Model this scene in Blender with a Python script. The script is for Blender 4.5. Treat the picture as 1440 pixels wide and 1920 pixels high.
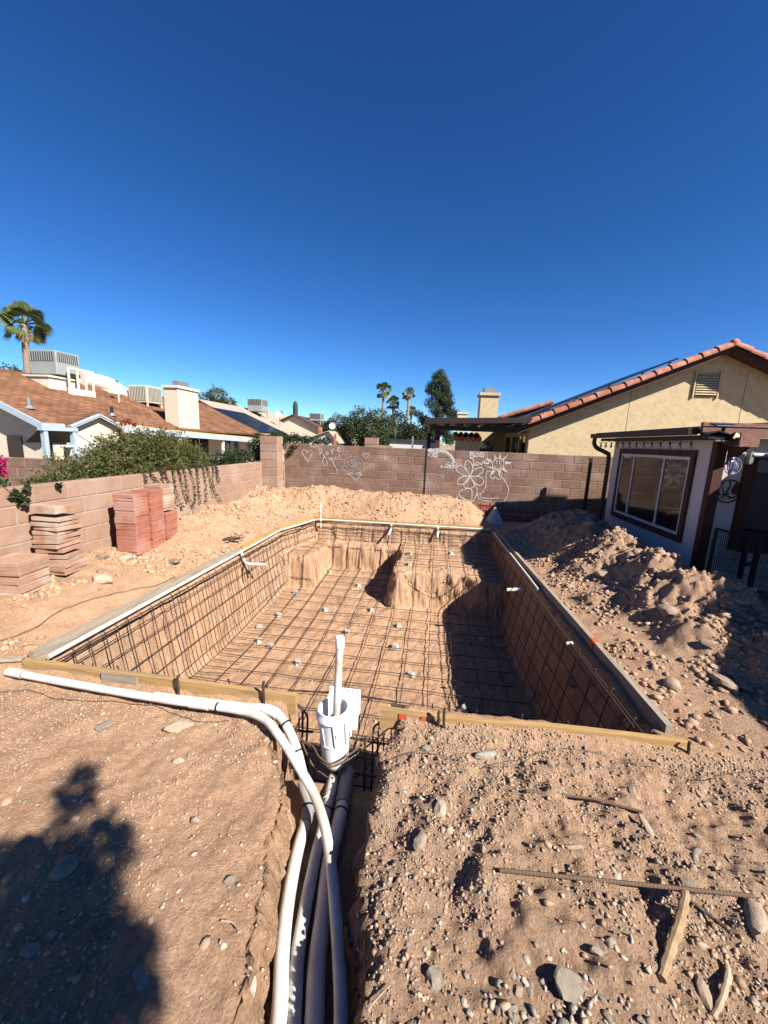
import bpy, bmesh, math, random
import numpy as np
from mathutils import Vector, Matrix

random.seed(7); RNG = np.random.default_rng(7)
for o in list(bpy.data.objects): bpy.data.objects.remove(o)
SC = bpy.context.scene
COL = SC.collection

# ------------------------------------------------------------------ camera
CAM_H = 1.80
RC = np.array([[0.99053748, 0.13149077, 0.03931501],
               [0.06204427, -0.17351359, -0.98287514],
               [-0.12241732, 0.97601394, -0.18002996]])     # rows: right, down, forward
cd = bpy.data.cameras.new('camera'); cam = bpy.data.objects.new('camera', cd); COL.objects.link(cam)
cd.sensor_fit = 'HORIZONTAL'; cd.sensor_width = 36; cd.lens = 18.0
cd.clip_start = 0.02; cd.clip_end = 2000
cam.matrix_world = Matrix(((RC[0,0], -RC[1,0], -RC[2,0], 0), (RC[0,1], -RC[1,1], -RC[2,1], 0),
                           (RC[0,2], -RC[1,2], -RC[2,2], CAM_H), (0, 0, 0, 1)))
SC.camera = cam
SC.render.resolution_x = 768; SC.render.resolution_y = 1024

# ------------------------------------------------------------------ sky, sun, exposure
SUN_DIR = Vector((-1.0, 0.64, -1.0)).normalized()
W = bpy.data.worlds.new('World'); SC.world = W; W.use_nodes = True
nt = W.node_tree; nt.nodes.clear()
sky = nt.nodes.new('ShaderNodeTexSky'); sky.sky_type = 'NISHITA'; sky.sun_disc = False
sky.sun_elevation = math.asin(-SUN_DIR.z)
sky.sun_rotation = math.atan2(-SUN_DIR.x, -SUN_DIR.y)
sky.altitude = 2500; sky.air_density = 1.0; sky.dust_density = 0.0; sky.ozone_density = 4.0
gam = nt.nodes.new('ShaderNodeHueSaturation'); gam.inputs['Saturation'].default_value = 1.2      # one colour grade for the whole sky
mul = nt.nodes.new('ShaderNodeMix'); mul.data_type = 'RGBA'; mul.blend_type = 'MULTIPLY'; mul.inputs[0].default_value = 1; mul.inputs['B'].default_value = (.695, .755, .805, 1)
gmm = nt.nodes.new('ShaderNodeGamma'); gmm.inputs[1].default_value = 1.18
bg = nt.nodes.new('ShaderNodeBackground'); bg.inputs[1].default_value = 0.055
ow = nt.nodes.new('ShaderNodeOutputWorld')
nt.links.new(sky.outputs[0], gam.inputs['Color']); nt.links.new(gam.outputs[0], mul.inputs['A']); nt.links.new(mul.outputs['Result'], gmm.inputs[0]); nt.links.new(gmm.outputs[0], bg.inputs[0]); nt.links.new(bg.outputs[0], ow.inputs[0])
sd = bpy.data.lights.new('sun', 'SUN'); sd.energy = 5.0; sd.angle = math.radians(0.53); sd.color = (1.0, 0.945, 0.86)
sun = bpy.data.objects.new('sun', sd); COL.objects.link(sun)
sun.rotation_euler = SUN_DIR.to_track_quat('-Z', 'Y').to_euler(); sun.location = (8, -6, 12)
SC.view_settings.view_transform = 'Standard'; SC.view_settings.look = 'None'
SC.view_settings.gamma = 1; SC.view_settings.exposure = 1.50
SC.view_settings.use_curve_mapping = False

# ------------------------------------------------------------------ sight helpers (points on real planes)
def sight(u, v):
    return RC.T @ np.array([u-720.0, v-960.0, 720.0])
def on_y(u, v, Y):
    d = sight(u, v); return Vector((0, 0, CAM_H)) + Vector(d*(Y/d[1]))
def on_plane(u, v, p, n):
    d = Vector(sight(u, v)); o = Vector((0, 0, CAM_H)); n = Vector(n)
    return o + d*((Vector(p)-o).dot(n)/d.dot(n))

# ------------------------------------------------------------------ materials
def N(t, k, **kw):
    n = t.nodes.new(k)
    for a, b in kw.items(): setattr(n, a, b)
    return n
MATS = {}; ALB = .67; SA = .91
def mat(name, c1, c2=None, scale=6.0, rough=0.85, bump=0.0, bscale=40.0, detail=6.0, rnd=0.0, c3=None, s3=1.2,
        metal=0.0, spec=0.3, stretch=(1,1,1), trans=0.0, lo=.35, hi=.65):
    c2 = c2 or tuple(x*.72 for x in c1); c1, c2 = (tuple(x*ALB for x in c) for c in (c1, c2)); c3 = c3 and tuple(x*ALB for x in c3)
    m = bpy.data.materials.new(name); m.use_nodes = True; t = m.node_tree; L = t.links.new
    b = t.nodes['Principled BSDF']; b.inputs['Roughness'].default_value = rough
    b.inputs['Metallic'].default_value = metal; b.inputs['Specular IOR Level'].default_value = spec
    g = N(t, 'ShaderNodeNewGeometry'); mp = N(t, 'ShaderNodeMapping'); mp.inputs['Scale'].default_value = stretch
    L(g.outputs['Position'], mp.inputs['Vector'])
    nz = N(t, 'ShaderNodeTexNoise'); nz.inputs['Scale'].default_value = scale; nz.inputs['Detail'].default_value = detail
    nz.inputs['Roughness'].default_value = .65
    L(mp.outputs[0], nz.inputs['Vector'])
    r = N(t, 'ShaderNodeMapRange'); r.inputs[1].default_value = lo; r.inputs[2].default_value = hi; L(nz.outputs[0], r.inputs[0])
    mx = N(t, 'ShaderNodeMix', data_type='RGBA'); mx.inputs['A'].default_value = (*c1, 1); mx.inputs['B'].default_value = (*c2, 1)
    L(r.outputs[0], mx.inputs[0]); col = mx.outputs['Result']
    if c3:
        n3 = N(t, 'ShaderNodeTexNoise'); n3.inputs['Scale'].default_value = s3; n3.inputs['Detail'].default_value = 8; L(mp.outputs[0], n3.inputs['Vector'])
        r3 = N(t, 'ShaderNodeMapRange'); r3.inputs[1].default_value = .5; r3.inputs[2].default_value = .68; L(n3.outputs[0], r3.inputs[0])
        m3 = N(t, 'ShaderNodeMix', data_type='RGBA'); m3.inputs['B'].default_value = (*c3, 1); L(r3.outputs[0], m3.inputs[0]); L(col, m3.inputs['A']); col = m3.outputs['Result']
    if rnd:
        oi = N(t, 'ShaderNodeObjectInfo'); rr = N(t, 'ShaderNodeMapRange'); rr.inputs[3].default_value = 1-rnd; rr.inputs[4].default_value = 1+rnd
        L(oi.outputs['Random'], rr.inputs[0])
        hs = N(t, 'ShaderNodeHueSaturation'); L(rr.outputs[0], hs.inputs['Value']); L(col, hs.inputs['Color']); col = hs.outputs[0]
    L(col, b.inputs['Base Color'])
    if trans:
        tr = N(t, 'ShaderNodeBsdfTranslucent'); L(col, tr.inputs[0]); ms = N(t, 'ShaderNodeMixShader'); ms.inputs[0].default_value = trans
        L(b.outputs[0], ms.inputs[1]); L(tr.outputs[0], ms.inputs[2]); L(ms.outputs[0], t.nodes['Material Output'].inputs[0])
    if bump:
        bn = N(t, 'ShaderNodeTexNoise'); bn.inputs['Scale'].default_value = bscale; bn.inputs['Detail'].default_value = 8; bn.inputs['Roughness'].default_value = .7
        L(mp.outputs[0], bn.inputs['Vector'])
        bp = N(t, 'ShaderNodeBump'); bp.inputs['Strength'].default_value = 1.0; bp.inputs['Distance'].default_value = bump
        L(bn.outputs[0], bp.inputs['Height']); L(bp.outputs[0], b.inputs['Normal'])
    MATS[name] = m; return m

def soil_mat(name, attr=True):
    m = bpy.data.materials.new(name); m.use_nodes = True; t = m.node_tree; L = t.links.new
    b = t.nodes['Principled BSDF']; b.inputs['Roughness'].default_value = .95; b.inputs['Specular IOR Level'].default_value = .1
    g = N(t, 'ShaderNodeNewGeometry')
    def noise(sc, d=8, r=.65):
        n = N(t, 'ShaderNodeTexNoise'); n.inputs['Scale'].default_value = sc; n.inputs['Detail'].default_value = d; n.inputs['Roughness'].default_value = r
        L(g.outputs['Position'], n.inputs['Vector']); return n.outputs[0]
    def rng(s, a, c, lo=0., hi=1.):
        r = N(t, 'ShaderNodeMapRange'); r.inputs[1].default_value = a; r.inputs[2].default_value = c; r.inputs[3].default_value = lo; r.inputs[4].default_value = hi; L(s, r.inputs[0]); return r.outputs[0]
    def mix(fac, A, B, mode='MIX'):
        x = N(t, 'ShaderNodeMix', data_type='RGBA', blend_type=mode)
        if isinstance(fac, float): x.inputs[0].default_value = fac
        else: L(fac, x.inputs[0])
        for k, v in (('A', A), ('B', B)):
            if isinstance(v, tuple): x.inputs[k].default_value = (*(v if mode == 'MULTIPLY' else [q*SA for q in v]), 1)
            else: L(v, x.inputs[k])
        return x.outputs['Result']
    fresh = mix(rng(noise(2.2), .35, .7), (.438, .275, .172), (.36, .218, .13))
    fresh = mix(rng(noise(9), .55, .75), fresh, (.455, .302, .20))
    old = mix(rng(noise(3.1), .35, .65), (.37, .252, .175), (.28, .182, .122))
    old = mix(rng(noise(14), .52, .72), old, (.385, .280, .20))
    at = N(t, 'ShaderNodeAttribute', attribute_name='soil')
    col = mix(at.outputs['Fac'], fresh, old)
    col = mix(rng(noise(.9, 5), .52, .68, 0, .35), col, (.185, .116, .076))
    v = N(t, 'ShaderNodeTexVoronoi'); v.inputs['Scale'].default_value = 75; L(g.outputs['Position'], v.inputs['Vector'])
    bw = N(t, 'ShaderNodeRGBToBW'); L(v.outputs['Color'], bw.inputs[0])
    col = mix(.30, col, bw.outputs[0], 'SOFT_LIGHT')
    col = mix(rng(noise(120, 3), .3, .7, 0, .35), col, mix(1.0, col, (.62, .58, .55), 'MULTIPLY'))
    L(col, b.inputs['Base Color'])
    h1 = noise(75, 12, .85)
    v2 = N(t, 'ShaderNodeTexVoronoi'); v2.inputs['Scale'].default_value = 95; L(g.outputs['Position'], v2.inputs['Vector'])
    ad = N(t, 'ShaderNodeMath', operation='MULTIPLY_ADD'); L(v2.outputs['Distance'], ad.inputs[0]); ad.inputs[1].default_value = -.35; L(h1, ad.inputs[2])
    bp = N(t, 'ShaderNodeBump'); bp.inputs['Strength'].default_value = 1.0; bp.inputs['Distance'].default_value = .016
    L(ad.outputs[0], bp.inputs['Height']); L(bp.outputs[0], b.inputs['Normal'])
    MATS[name] = m; return m
def tint_mat(name):
    m = bpy.data.materials.new(name); m.use_nodes = True; t = m.node_tree; L = t.links.new
    b = t.nodes['Principled BSDF']; b.inputs['Roughness'].default_value = .9; b.inputs['Specular IOR Level'].default_value = .2
    a = N(t, 'ShaderNodeVertexColor', layer_name='tint'); L(a.outputs[0], b.inputs['Base Color'])
    g = N(t, 'ShaderNodeNewGeometry'); bn = N(t, 'ShaderNodeTexNoise'); bn.inputs['Scale'].default_value = 120; bn.inputs['Detail'].default_value = 5; L(g.outputs['Position'], bn.inputs['Vector'])
    bp = N(t, 'ShaderNodeBump'); bp.inputs['Distance'].default_value = .004; L(bn.outputs[0], bp.inputs['Height']); L(bp.outputs[0], b.inputs['Normal'])
    MATS[name] = m; return m

def chalky(name, cover):
    """chalk that skips over the rough block: thin where the noise is low"""
    m = MATS[name]; t = m.node_tree; L = t.links.new; b = t.nodes['Principled BSDF']; g = N(t, 'ShaderNodeNewGeometry')
    n = N(t, 'ShaderNodeTexNoise'); n.inputs['Scale'].default_value = 130; n.inputs['Detail'].default_value = 4; L(g.outputs['Position'], n.inputs['Vector'])
    r = N(t, 'ShaderNodeMapRange'); r.inputs[1].default_value = cover-.12; r.inputs[2].default_value = cover+.12; L(n.outputs[0], r.inputs[0]); L(r.outputs[0], b.inputs['Alpha'])
def shingle_mat(name, c1, c2):
    m = bpy.data.materials.new(name); m.use_nodes = True; t = m.node_tree; L = t.links.new; b = t.nodes['Principled BSDF']; b.inputs['Roughness'].default_value = .95; b.inputs['Specular IOR Level'].default_value = .1
    g = N(t, 'ShaderNodeNewGeometry'); s = N(t, 'ShaderNodeSeparateXYZ'); L(g.outputs['Position'], s.inputs[0]); c = N(t, 'ShaderNodeCombineXYZ'); L(s.outputs['Y'], c.inputs[0])
    mz = N(t, 'ShaderNodeMath', operation='MULTIPLY'); mz.inputs[1].default_value = 2.4; L(s.outputs['Z'], mz.inputs[0]); L(mz.outputs[0], c.inputs[1])
    br = N(t, 'ShaderNodeTexBrick'); br.inputs['Scale'].default_value = 1.0; br.inputs['Brick Width'].default_value = .30; br.inputs['Row Height'].default_value = .15; br.inputs['Mortar Size'].default_value = .010
    br.inputs['Color1'].default_value = (*[x*.6 for x in c1],1); br.inputs['Color2'].default_value = (*[x*.6 for x in c2],1); br.inputs['Mortar'].default_value = (*[x*.45*ALB for x in c2],1); L(c.outputs[0], br.inputs['Vector'])
    n = N(t, 'ShaderNodeTexNoise'); n.inputs['Scale'].default_value = 1.3; n.inputs['Detail'].default_value = 8; L(g.outputs['Position'], n.inputs['Vector'])
    r = N(t, 'ShaderNodeMapRange'); r.inputs[1].default_value = .3; r.inputs[2].default_value = .7; r.inputs[3].default_value = .72; r.inputs[4].default_value = 1.2; L(n.outputs[0], r.inputs[0])
    h = N(t, 'ShaderNodeHueSaturation'); L(br.outputs['Color'], h.inputs['Color']); L(r.outputs[0], h.inputs['Value']); L(h.outputs[0], b.inputs['Base Color'])
    bp = N(t, 'ShaderNodeBump'); bp.inputs['Distance'].default_value = .02; L(br.outputs['Fac'], bp.inputs['Height']); bp.invert = True; L(bp.outputs[0], b.inputs['Normal']); MATS[name] = m
soil_mat('soil'); tint_mat('pebble')
mat('stone_tan', (.43,.33,.245), (.32,.235,.165), 14, .9, .006, 60, rnd=.22)
mat('stone_grey', (.29,.245,.19), (.205,.17,.13), 16, .9, .006, 60, rnd=.2)
mat('stone_green', (.31,.31,.24), (.42,.39,.31), 20, .9, .005, 60)
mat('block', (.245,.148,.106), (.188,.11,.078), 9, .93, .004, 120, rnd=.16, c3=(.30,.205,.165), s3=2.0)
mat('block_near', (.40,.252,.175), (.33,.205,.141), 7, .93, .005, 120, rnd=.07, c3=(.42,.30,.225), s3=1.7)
mat('mortar', (.46,.345,.27), (.36,.265,.205), 8, .95, .003, 90)
mat('joint_foam', (.03,.022,.02), (.02,.015,.012), 8, .9)
mat('chalk', (.72,.70,.67), (.42,.36,.32), 45, .95, lo=.42, hi=.68)
mat('chalk_blue', (.50,.54,.58), (.32,.27,.25), 45, .95, lo=.4, hi=.62)
chalky('chalk', .42); chalky('chalk_blue', .43)
mat('paver_red', (.43,.165,.108), (.35,.128,.084), 10, .92, .003, 90, rnd=.1, c3=(.44,.24,.19), s3=3)
mat('paver_dusty', (.46,.285,.195), (.37,.205,.138), 10, .92, .003, 90, rnd=.13, c3=(.52,.40,.31), s3=3)
mat('brick_red', (.37,.115,.08), (.29,.09,.065), 14, .9, .003, 90, rnd=.12)
mat('concrete', (.46,.44,.41), (.36,.34,.31), 20, .9, .003, 90, rnd=.1)
mat('pvc', (.78,.755,.70), (.66,.625,.55), 9, .38, 0, rnd=.02, spec=.5, c3=(.52,.455,.37), s3=6)
mat('pvc_dusty', (.72,.70,.65), (.62,.59,.53), 6, .5, 0, spec=.4, c3=(.52,.46,.39), s3=9)
mat('pvc_grey', (.27,.27,.27), (.22,.22,.22), 9, .45, 0, c3=(.36,.32,.27), s3=8)
mat('abs_white', (.80,.81,.84), (.76,.77,.80), 5, .4, 0, spec=.5)
mat('rubber', (.012,.012,.012), None, 9, .6)
mat('orange_tape', (.72,.12,.05), None, 9, .6)
mat('rebar', (.045,.036,.032), (.10,.055,.035), 45, .75, .001, 200, metal=.3)
mat('rebar_rust', (.17,.095,.055), (.12,.085,.06), 60, .8, .001, 200, metal=.2)
mat('wire', (.14,.095,.065), (.09,.06,.045), 40, .7)
mat('lumber', (.50,.32,.135), (.40,.235,.085), 5, .8, .002, 60, stretch=(1,14,14), c3=(.30,.19,.10), s3=3)
mat('lumber_x', (.52,.33,.12), (.42,.25,.085), 5, .8, .002, 60, stretch=(14,1,14), c3=(.30,.20,.12), s3=3)
mat('lumber_grey', (.40,.335,.255), (.31,.25,.185), 5, .88, .002, 60, stretch=(14,1,14), c3=(.25,.20,.15), s3=3)
mat('lumber_weathered', (.42,.36,.27), (.33,.26,.18), 5, .88, .002, 60, stretch=(1,14,14), c3=(.27,.21,.15), s3=3)
mat('stucco_yellow', (.66,.52,.315), (.60,.46,.265), 5, .95, .006, 55, c3=(.53,.41,.245), s3=9)
mat('stucco_cream', (.68,.60,.47), (.63,.54,.41), 4, .95, .005, 55)
mat('stucco_white', (.68,.645,.63), (.63,.60,.585), 4, .93, .003, 60)
mat('siding', (.60,.56,.50), (.55,.51,.45), 4, .85, .001, 60)
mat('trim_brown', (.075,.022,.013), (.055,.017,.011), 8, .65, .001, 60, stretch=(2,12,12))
mat('trim_sunlit', (.24,.105,.072), (.19,.082,.056), 8, .7, .002, 60, stretch=(2,12,12), c3=(.30,.17,.12), s3=6)  # lit copy of the brown trim, sunlight put into the colour
mat('trim_dark', (.036,.022,.017), (.028,.018,.014), 8, .5)
mat('tile_clay', (.44,.155,.085), (.36,.12,.068), 7, .75, .003, 50, rnd=.14, c3=(.50,.26,.18), s3=4)
shingle_mat('shingle', (.33,.165,.092), (.215,.10,.056))
mat('shingle_beige', (.46,.36,.28), (.39,.30,.23), 5, .93, .008, 22, stretch=(3,1,3))
mat('shingle_dark', (.10,.058,.045), (.075,.045,.036), 5, .93, .008, 22)
mat('trim_blue', (.42,.50,.58), (.37,.45,.53), 8, .6)
mat('roof_tan', (.60,.45,.285), (.54,.40,.25), 4, .9)
mat('paint_cream', (.72,.64,.53), (.66,.58,.47), 5, .7)
mat('ac_grey', (.33,.355,.34), (.28,.30,.29), 4, .55)
mat('ac_cream', (.64,.57,.48), (.58,.51,.42), 4, .6)
mat('louvre_dark', (.05,.055,.055), None, 9, .7)
mat('black_metal', (.014,.013,.013), (.02,.018,.017), 9, .5)
mat('galvanised', (.42,.42,.41), (.34,.34,.33), 9, .45, metal=.6)
mat('glass_dark', (.012,.013,.014), (.016,.016,.017), 3, .06, spec=.9)
mat('solar', (.010,.012,.020), (.014,.016,.026), 3, .35, spec=.3)
mat('frame_white', (.70,.69,.66), (.64,.62,.59), 9, .5)
mat('screen_grey', (.20,.19,.17), (.16,.15,.14), 90, .8)
mat('lens_yellow', (.82,.78,.36), (.80,.74,.30), 9, .3)
mat('bird_red', (.10,.015,.012), None, 9, .6)
mat('crystal', (.34,.34,.46), (.22,.22,.34), 20, .25, spec=.8)
mat('bulb', (.50,.44,.32), None, 9, .15, spec=.8)
mat('bark', (.20,.145,.105), (.13,.09,.065), 10, .95, .01, 30, stretch=(3,3,1))
mat('palm_bark', (.33,.255,.185), (.23,.17,.12), 9, .95, .01, 20, stretch=(1,1,5))
mat('root', (.42,.29,.165), (.30,.195,.105), 22, .9, .004, 80)
mat('root_pale', (.48,.36,.25), (.38,.27,.18), 22, .9)
mat('leaf_bush', (.125,.135,.035), (.07,.088,.022), 5, .6, rnd=0, trans=.35, c3=(.19,.165,.06), s3=7)
mat('leaf_ivy', (.050,.078,.022), (.032,.050,.014), 5, .6, trans=.3)
mat('leaf_mesquite', (.085,.11,.042), (.055,.076,.028), .9, .7, trans=.35, c3=(.12,.14,.06), s3=.7)
mat('leaf_dark', (.05,.068,.024), (.034,.048,.016), .9, .7, trans=.25)
mat('leaf_pine', (.06,.085,.04), (.036,.052,.024), .8, .7, trans=.2)
mat('leaf_palm', (.15,.185,.065), (.09,.12,.04), 3, .45, trans=.25)
mat('leaf_dead', (.30,.22,.12), (.20,.14,.08), 3, .8, trans=.2)
mat('vine_dead', (.10,.055,.035), (.06,.04,.03), 9, .9)
mat('flower_pink', (.62,.035,.19), (.45,.02,.12), 9, .6, trans=.3)
mat('flower_rust', (.34,.055,.035), (.24,.04,.03), 9, .7, trans=.2)
mat('cactus', (.030,.052,.026), (.02,.036,.018), 9, .7)
mat('far_ground', (.40,.28,.18), (.32,.22,.14), .6, .95)

# ------------------------------------------------------------------ mesh builder
class MB:
    def __init__(s): s.v = []; s.f = []
    def add(s, vs, fs):
        k = len(s.v); s.v += [tuple(p) for p in vs]; s.f += [tuple(i+k for i in f) for f in fs]; return s
    def box(s, a, b, bev=0.0, M=None):
        x0, y0, z0 = a; x1, y1, z1 = b
        if bev <= 0:
            vs = [(x,y,z) for z in (z0,z1) for y in (y0,y1) for x in (x0,x1)]
            fs = [(0,2,3,1),(4,5,7,6),(0,1,5,4),(2,6,7,3),(0,4,6,2),(1,3,7,5)]
        else:
            e = bev; vs = []
            for z in (z0,z1):
                for y in (y0,y1):
                    for x in (x0,x1):
                        sx = e if x == x0 else -e; sy = e if y == y0 else -e; sz = e if z == z0 else -e
                        vs += [(x,y+sy,z+sz),(x+sx,y,z+sz),(x+sx,y+sy,z)]
            I = lambda c,k: c*3+k
            fs = [(I(0,2),I(2,2),I(3,2),I(1,2)),(I(4,2),I(5,2),I(7,2),I(6,2)),(I(0,1),I(1,1),I(5,1),I(4,1)),(I(2,1),I(6,1),I(7,1),I(3,1)),(I(0,0),I(4,0),I(6,0),I(2,0)),(I(1,0),I(3,0),I(7,0),I(5,0))]
            for a_,b_ in ((0,1),(2,3),(4,5),(6,7)): fs.append((I(a_,1),I(b_,1),I(b_,2),I(a_,2)) )
            for a_,b_ in ((0,2),(1,3),(4,6),(5,7)): fs.append((I(a_,0),I(b_,0),I(b_,2),I(a_,2)))
            for a_,b_ in ((0,4),(1,5),(2,6),(3,7)): fs.append((I(a_,0),I(b_,0),I(b_,1),I(a_,1)))
            for c in range(8): fs.append((I(c,0),I(c,1),I(c,2)))
        if M is not None: vs = [tuple(M @ Vector(p)) for p in vs]
        return s.add(vs, fs)
    def prism(s, pts, vec):
        n = len(pts); vec = Vector(vec); P = [Vector(p) for p in pts]
        return s.add([tuple(p) for p in P]+[tuple(p+vec) for p in P],
                     [tuple(range(n))[::-1], tuple(range(n, 2*n))]+[(i,(i+1)%n,n+(i+1)%n,n+i) for i in range(n)])
    def bar(s, a, b, w, h=None, up=(0,0,1)):
        a = Vector(a); b = Vector(b); h = h or w; d = (b-a).normalized(); u = Vector(up)
        if abs(d.dot(u)) > .99: u = Vector((0,1,0))
        r = d.cross(u).normalized(); u = r.cross(d)
        q = [a+r*(sx*w/2)+u*(sz*h/2) for sx, sz in ((-1,-1),(1,-1),(1,1),(-1,1))]
        return s.prism(q, b-a)
    def tube(s, path, r, n=8, cap=True, hollow=0.0):
        P = [Vector(p) for p in path]; m = len(P)
        R = r if hasattr(r, '__len__') else [r]*m
        prev = None; rings = []
        for i, p in enumerate(P):
            d = (P[min(i+1,m-1)]-P[max(i-1,0)])
            d = d.normalized() if d.length > 1e-9 else Vector((0,0,1))
            if prev is None:
                u = Vector((0,0,1)) if abs(d.z) < .9 else Vector((0,1,0))
                u = (u-d*u.dot(d)).normalized()
            else:
                u = prev-d*prev.dot(d); u = u.normalized() if u.length > 1e-6 else d.orthogonal().normalized()
            prev = u; w = d.cross(u)
            rings.append([p+(u*math.cos(a)+w*math.sin(a))*R[i] for a in [2*math.pi*j/n for j in range(n)]])
        vs = [q for ring in rings for q in ring]
        fs = [(i*n+j, i*n+(j+1)%n, (i+1)*n+(j+1)%n, (i+1)*n+j) for i in range(m-1) for j in range(n)]
        if cap: fs += [tuple(range(n))[::-1], tuple(range((m-1)*n, m*n))]
        return s.add(vs, fs)
    def lathe(s, prof, c=(0,0,0), n=24, M=None):
        vs = []; fs = []; k = len(prof)
        for j in range(n):
            a = 2*math.pi*j/n
            for r, z in prof: vs.append(Vector((r*math.cos(a), r*math.sin(a), z)))
        vs = [(M @ p if M is not None else p)+Vector(c) for p in vs]
        for j in range(n):
            for i in range(k-1):
                fs.append((j*k+i, ((j+1)%n)*k+i, ((j+1)%n)*k+i+1, j*k+i+1))
        return s.add(vs, fs)
    def build(s, name, m, parent=None, smooth=False, loc=None):
        me = bpy.data.meshes.new(name); me.from_pydata([tuple(p) for p in s.v], [], s.f)
        bm = bmesh.new(); bm.from_mesh(me); bmesh.ops.recalc_face_normals(bm, faces=bm.faces); bm.to_mesh(me); bm.free()
        if smooth:
            me.shade_smooth()
            try: me.set_sharp_from_angle(angle=math.radians(40))
            except Exception: pass
        return link(name, me, m, parent, loc)
def link(name, me, m=None, parent=None, loc=None):
    if m and not me.materials: me.materials.append(MATS[m])
    o = bpy.data.objects.new(name, me); COL.objects.link(o)
    if parent:
        o.parent = parent
        o.matrix_parent_inverse = Matrix.Translation(-parent.location)
    if loc is not None: o.location = loc
    return o
def tag(o, label, cat, group=None, kind=None):
    o['label'] = label; o['category'] = cat
    if group: o['group'] = group
    if kind: o['kind'] = kind
    return o
def structure(o, label=None):
    o['kind'] = 'structure'
    if label: o['label'] = label
    return o
def thing(name, label, cat, loc=(0,0,0), group=None):
    o = bpy.data.objects.new(name, None); COL.objects.link(o); o.location = loc; o.empty_display_size = .1
    return tag(o, label, cat, group)
def spline(P, k=8):
    P = [Vector(p) for p in P]; out = []
    for i in range(len(P)-1):
        p0 = P[max(i-1,0)]; p1 = P[i]; p2 = P[i+1]; p3 = P[min(i+2,len(P)-1)]
        for j in range(k):
            t = j/k
            out.append(.5*((2*p1)+(p2-p0)*t+(2*p0-5*p1+4*p2-p3)*t*t+(3*p1-p0-3*p2+p3)*t**3))
    out.append(P[-1]); return out
def grid_mesh(name, V, F):
    me = bpy.data.meshes.new(name); V = np.asarray(V, np.float32); F = np.asarray(F, np.int32); k = F.shape[1]
    me.vertices.add(len(V)); me.vertices.foreach_set('co', V.ravel())
    me.loops.add(F.size); me.loops.foreach_set('vertex_index', F.ravel())
    me.polygons.add(len(F)); me.polygons.foreach_set('loop_start', np.arange(0, F.size, k, dtype=np.int32))
    me.polygons.foreach_set('loop_total', np.full(len(F), k, np.int32))
    me.update(calc_edges=True); me.validate(); return me

# ------------------------------------------------------------------ noise
def h2(ix, iy, s):
    n = (ix*374761393 + iy*668265263 + s*974634777) & 0xffffffff
    n = ((n ^ (n >> 13))*1274126177) & 0xffffffff
    return ((n ^ (n >> 16)) & 0xffffff)/float(0xffffff)
def vnoise(x, y, s=0):
    x = np.asarray(x, float); y = np.asarray(y, float)
    ix = np.floor(x).astype(np.int64); iy = np.floor(y).astype(np.int64); fx = x-ix; fy = y-iy
    fx = fx*fx*fx*(fx*(fx*6-15)+10); fy = fy*fy*fy*(fy*(fy*6-15)+10)
    a = h2(ix,iy,s); b = h2(ix+1,iy,s); c = h2(ix,iy+1,s); d = h2(ix+1,iy+1,s)
    return (a+(b-a)*fx+(c-a)*fy+(a-b-c+d)*fx*fy)*2-1
def fbm(x, y, sc, o=4, s=0, g=.5, ridge=False):
    t = 0; a = 1; x = np.asarray(x)*sc; y = np.asarray(y)*sc
    for i in range(o):
        n = vnoise(x*1.0+y*.23, y-x*.23, s+i*17)
        if ridge: n = 1-2*np.abs(n)
        t = t+a*n; a *= g; x = x*2.03+7.1; y = y*2.03-3.7
    return t
def smax(a, b, k):
    h = np.clip(.5+.5*(a-b)/k, 0, 1); return b+(a-b)*h+k*h*(1-h)
def sstep(a, b, x):
    t = np.clip((x-a)/(b-a), 0, 1); return t*t*(3-2*t)
def gauss(x, y, cx, cy, sx, sy): return np.exp(-((x-cx)/sx)**2-((y-cy)/sy)**2)

# ------------------------------------------------------------------ terrain: pit, trench, spoil heaps in one height function
POOL = [(-3.05,2.36), (-2.97,7.0), (-2.62,8.32), (1.38,8.46), (1.62,2.38)]     # clockwise seen from above
def pool_d(x, y):
    d = None
    for i in range(len(POOL)):
        (ax, ay), (bx, by) = POOL[i], POOL[(i+1) % len(POOL)]
        ex, ey = bx-ax, by-ay; l = math.hypot(ex, ey)
        q = ((x-ax)*ey-(y-ay)*ex)/l
        if i == 4: q = q+.36*sstep(-.95,-.86,x)*(1-sstep(-.24,-.15,x))
        d = q if d is None else np.minimum(d, q)
    return d
def floor_z(y): return np.interp(y, [2.5,3.2,4.4,6.0,8.0], [-1.0,-1.05,-1.15,-1.12,-1.0])
def pit(d, x, y, rough=1.0):
    z = -6.0*(d-.03)
    z = smax(z, floor_z(y)+0*x, .22)
    def shelf(q, top, st): return top-st*np.maximum(q, 0)-.02*np.minimum(q,0)*0
    n = rough*.016*vnoise(x*3+y*2.4, y*2-x*2, 5)
    qb = np.maximum(x-(-2.25), 6.88-y)+n
    z = smax(z, shelf(qb, -.45, 9.), .07)
    qf = np.maximum(8.03-y, x-.2)+n
    z = smax(z, shelf(qf, -.47, 7.), .07)
    rx = np.maximum(-.42-x, 0); ry = np.maximum(6.62-y+.16*np.sin((x+.6)*2.2), 0)
    ql = np.hypot(rx, ry)-.16+n*1.4
    z = smax(z, shelf(ql, -.42-.05*np.clip(7.5-y,0,2), 4.2), .12)
    return z
TL_Y = [-2, .3, .91, 1.13, 1.285, 1.54, 1.73, 1.96, 2.4]; TL_X = [-.46,-.50,-.535,-.60,-.63,-.675,-.71,-.91,-.95]
TR_Y = [-2, .3, .92, 1.0, 1.14, 1.32, 1.54, 1.79, 2.2, 2.4]; TR_X = [-.04,-.06,-.075,-.095,-.13,-.16,-.20,-.215,-.15,-.14]
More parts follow.
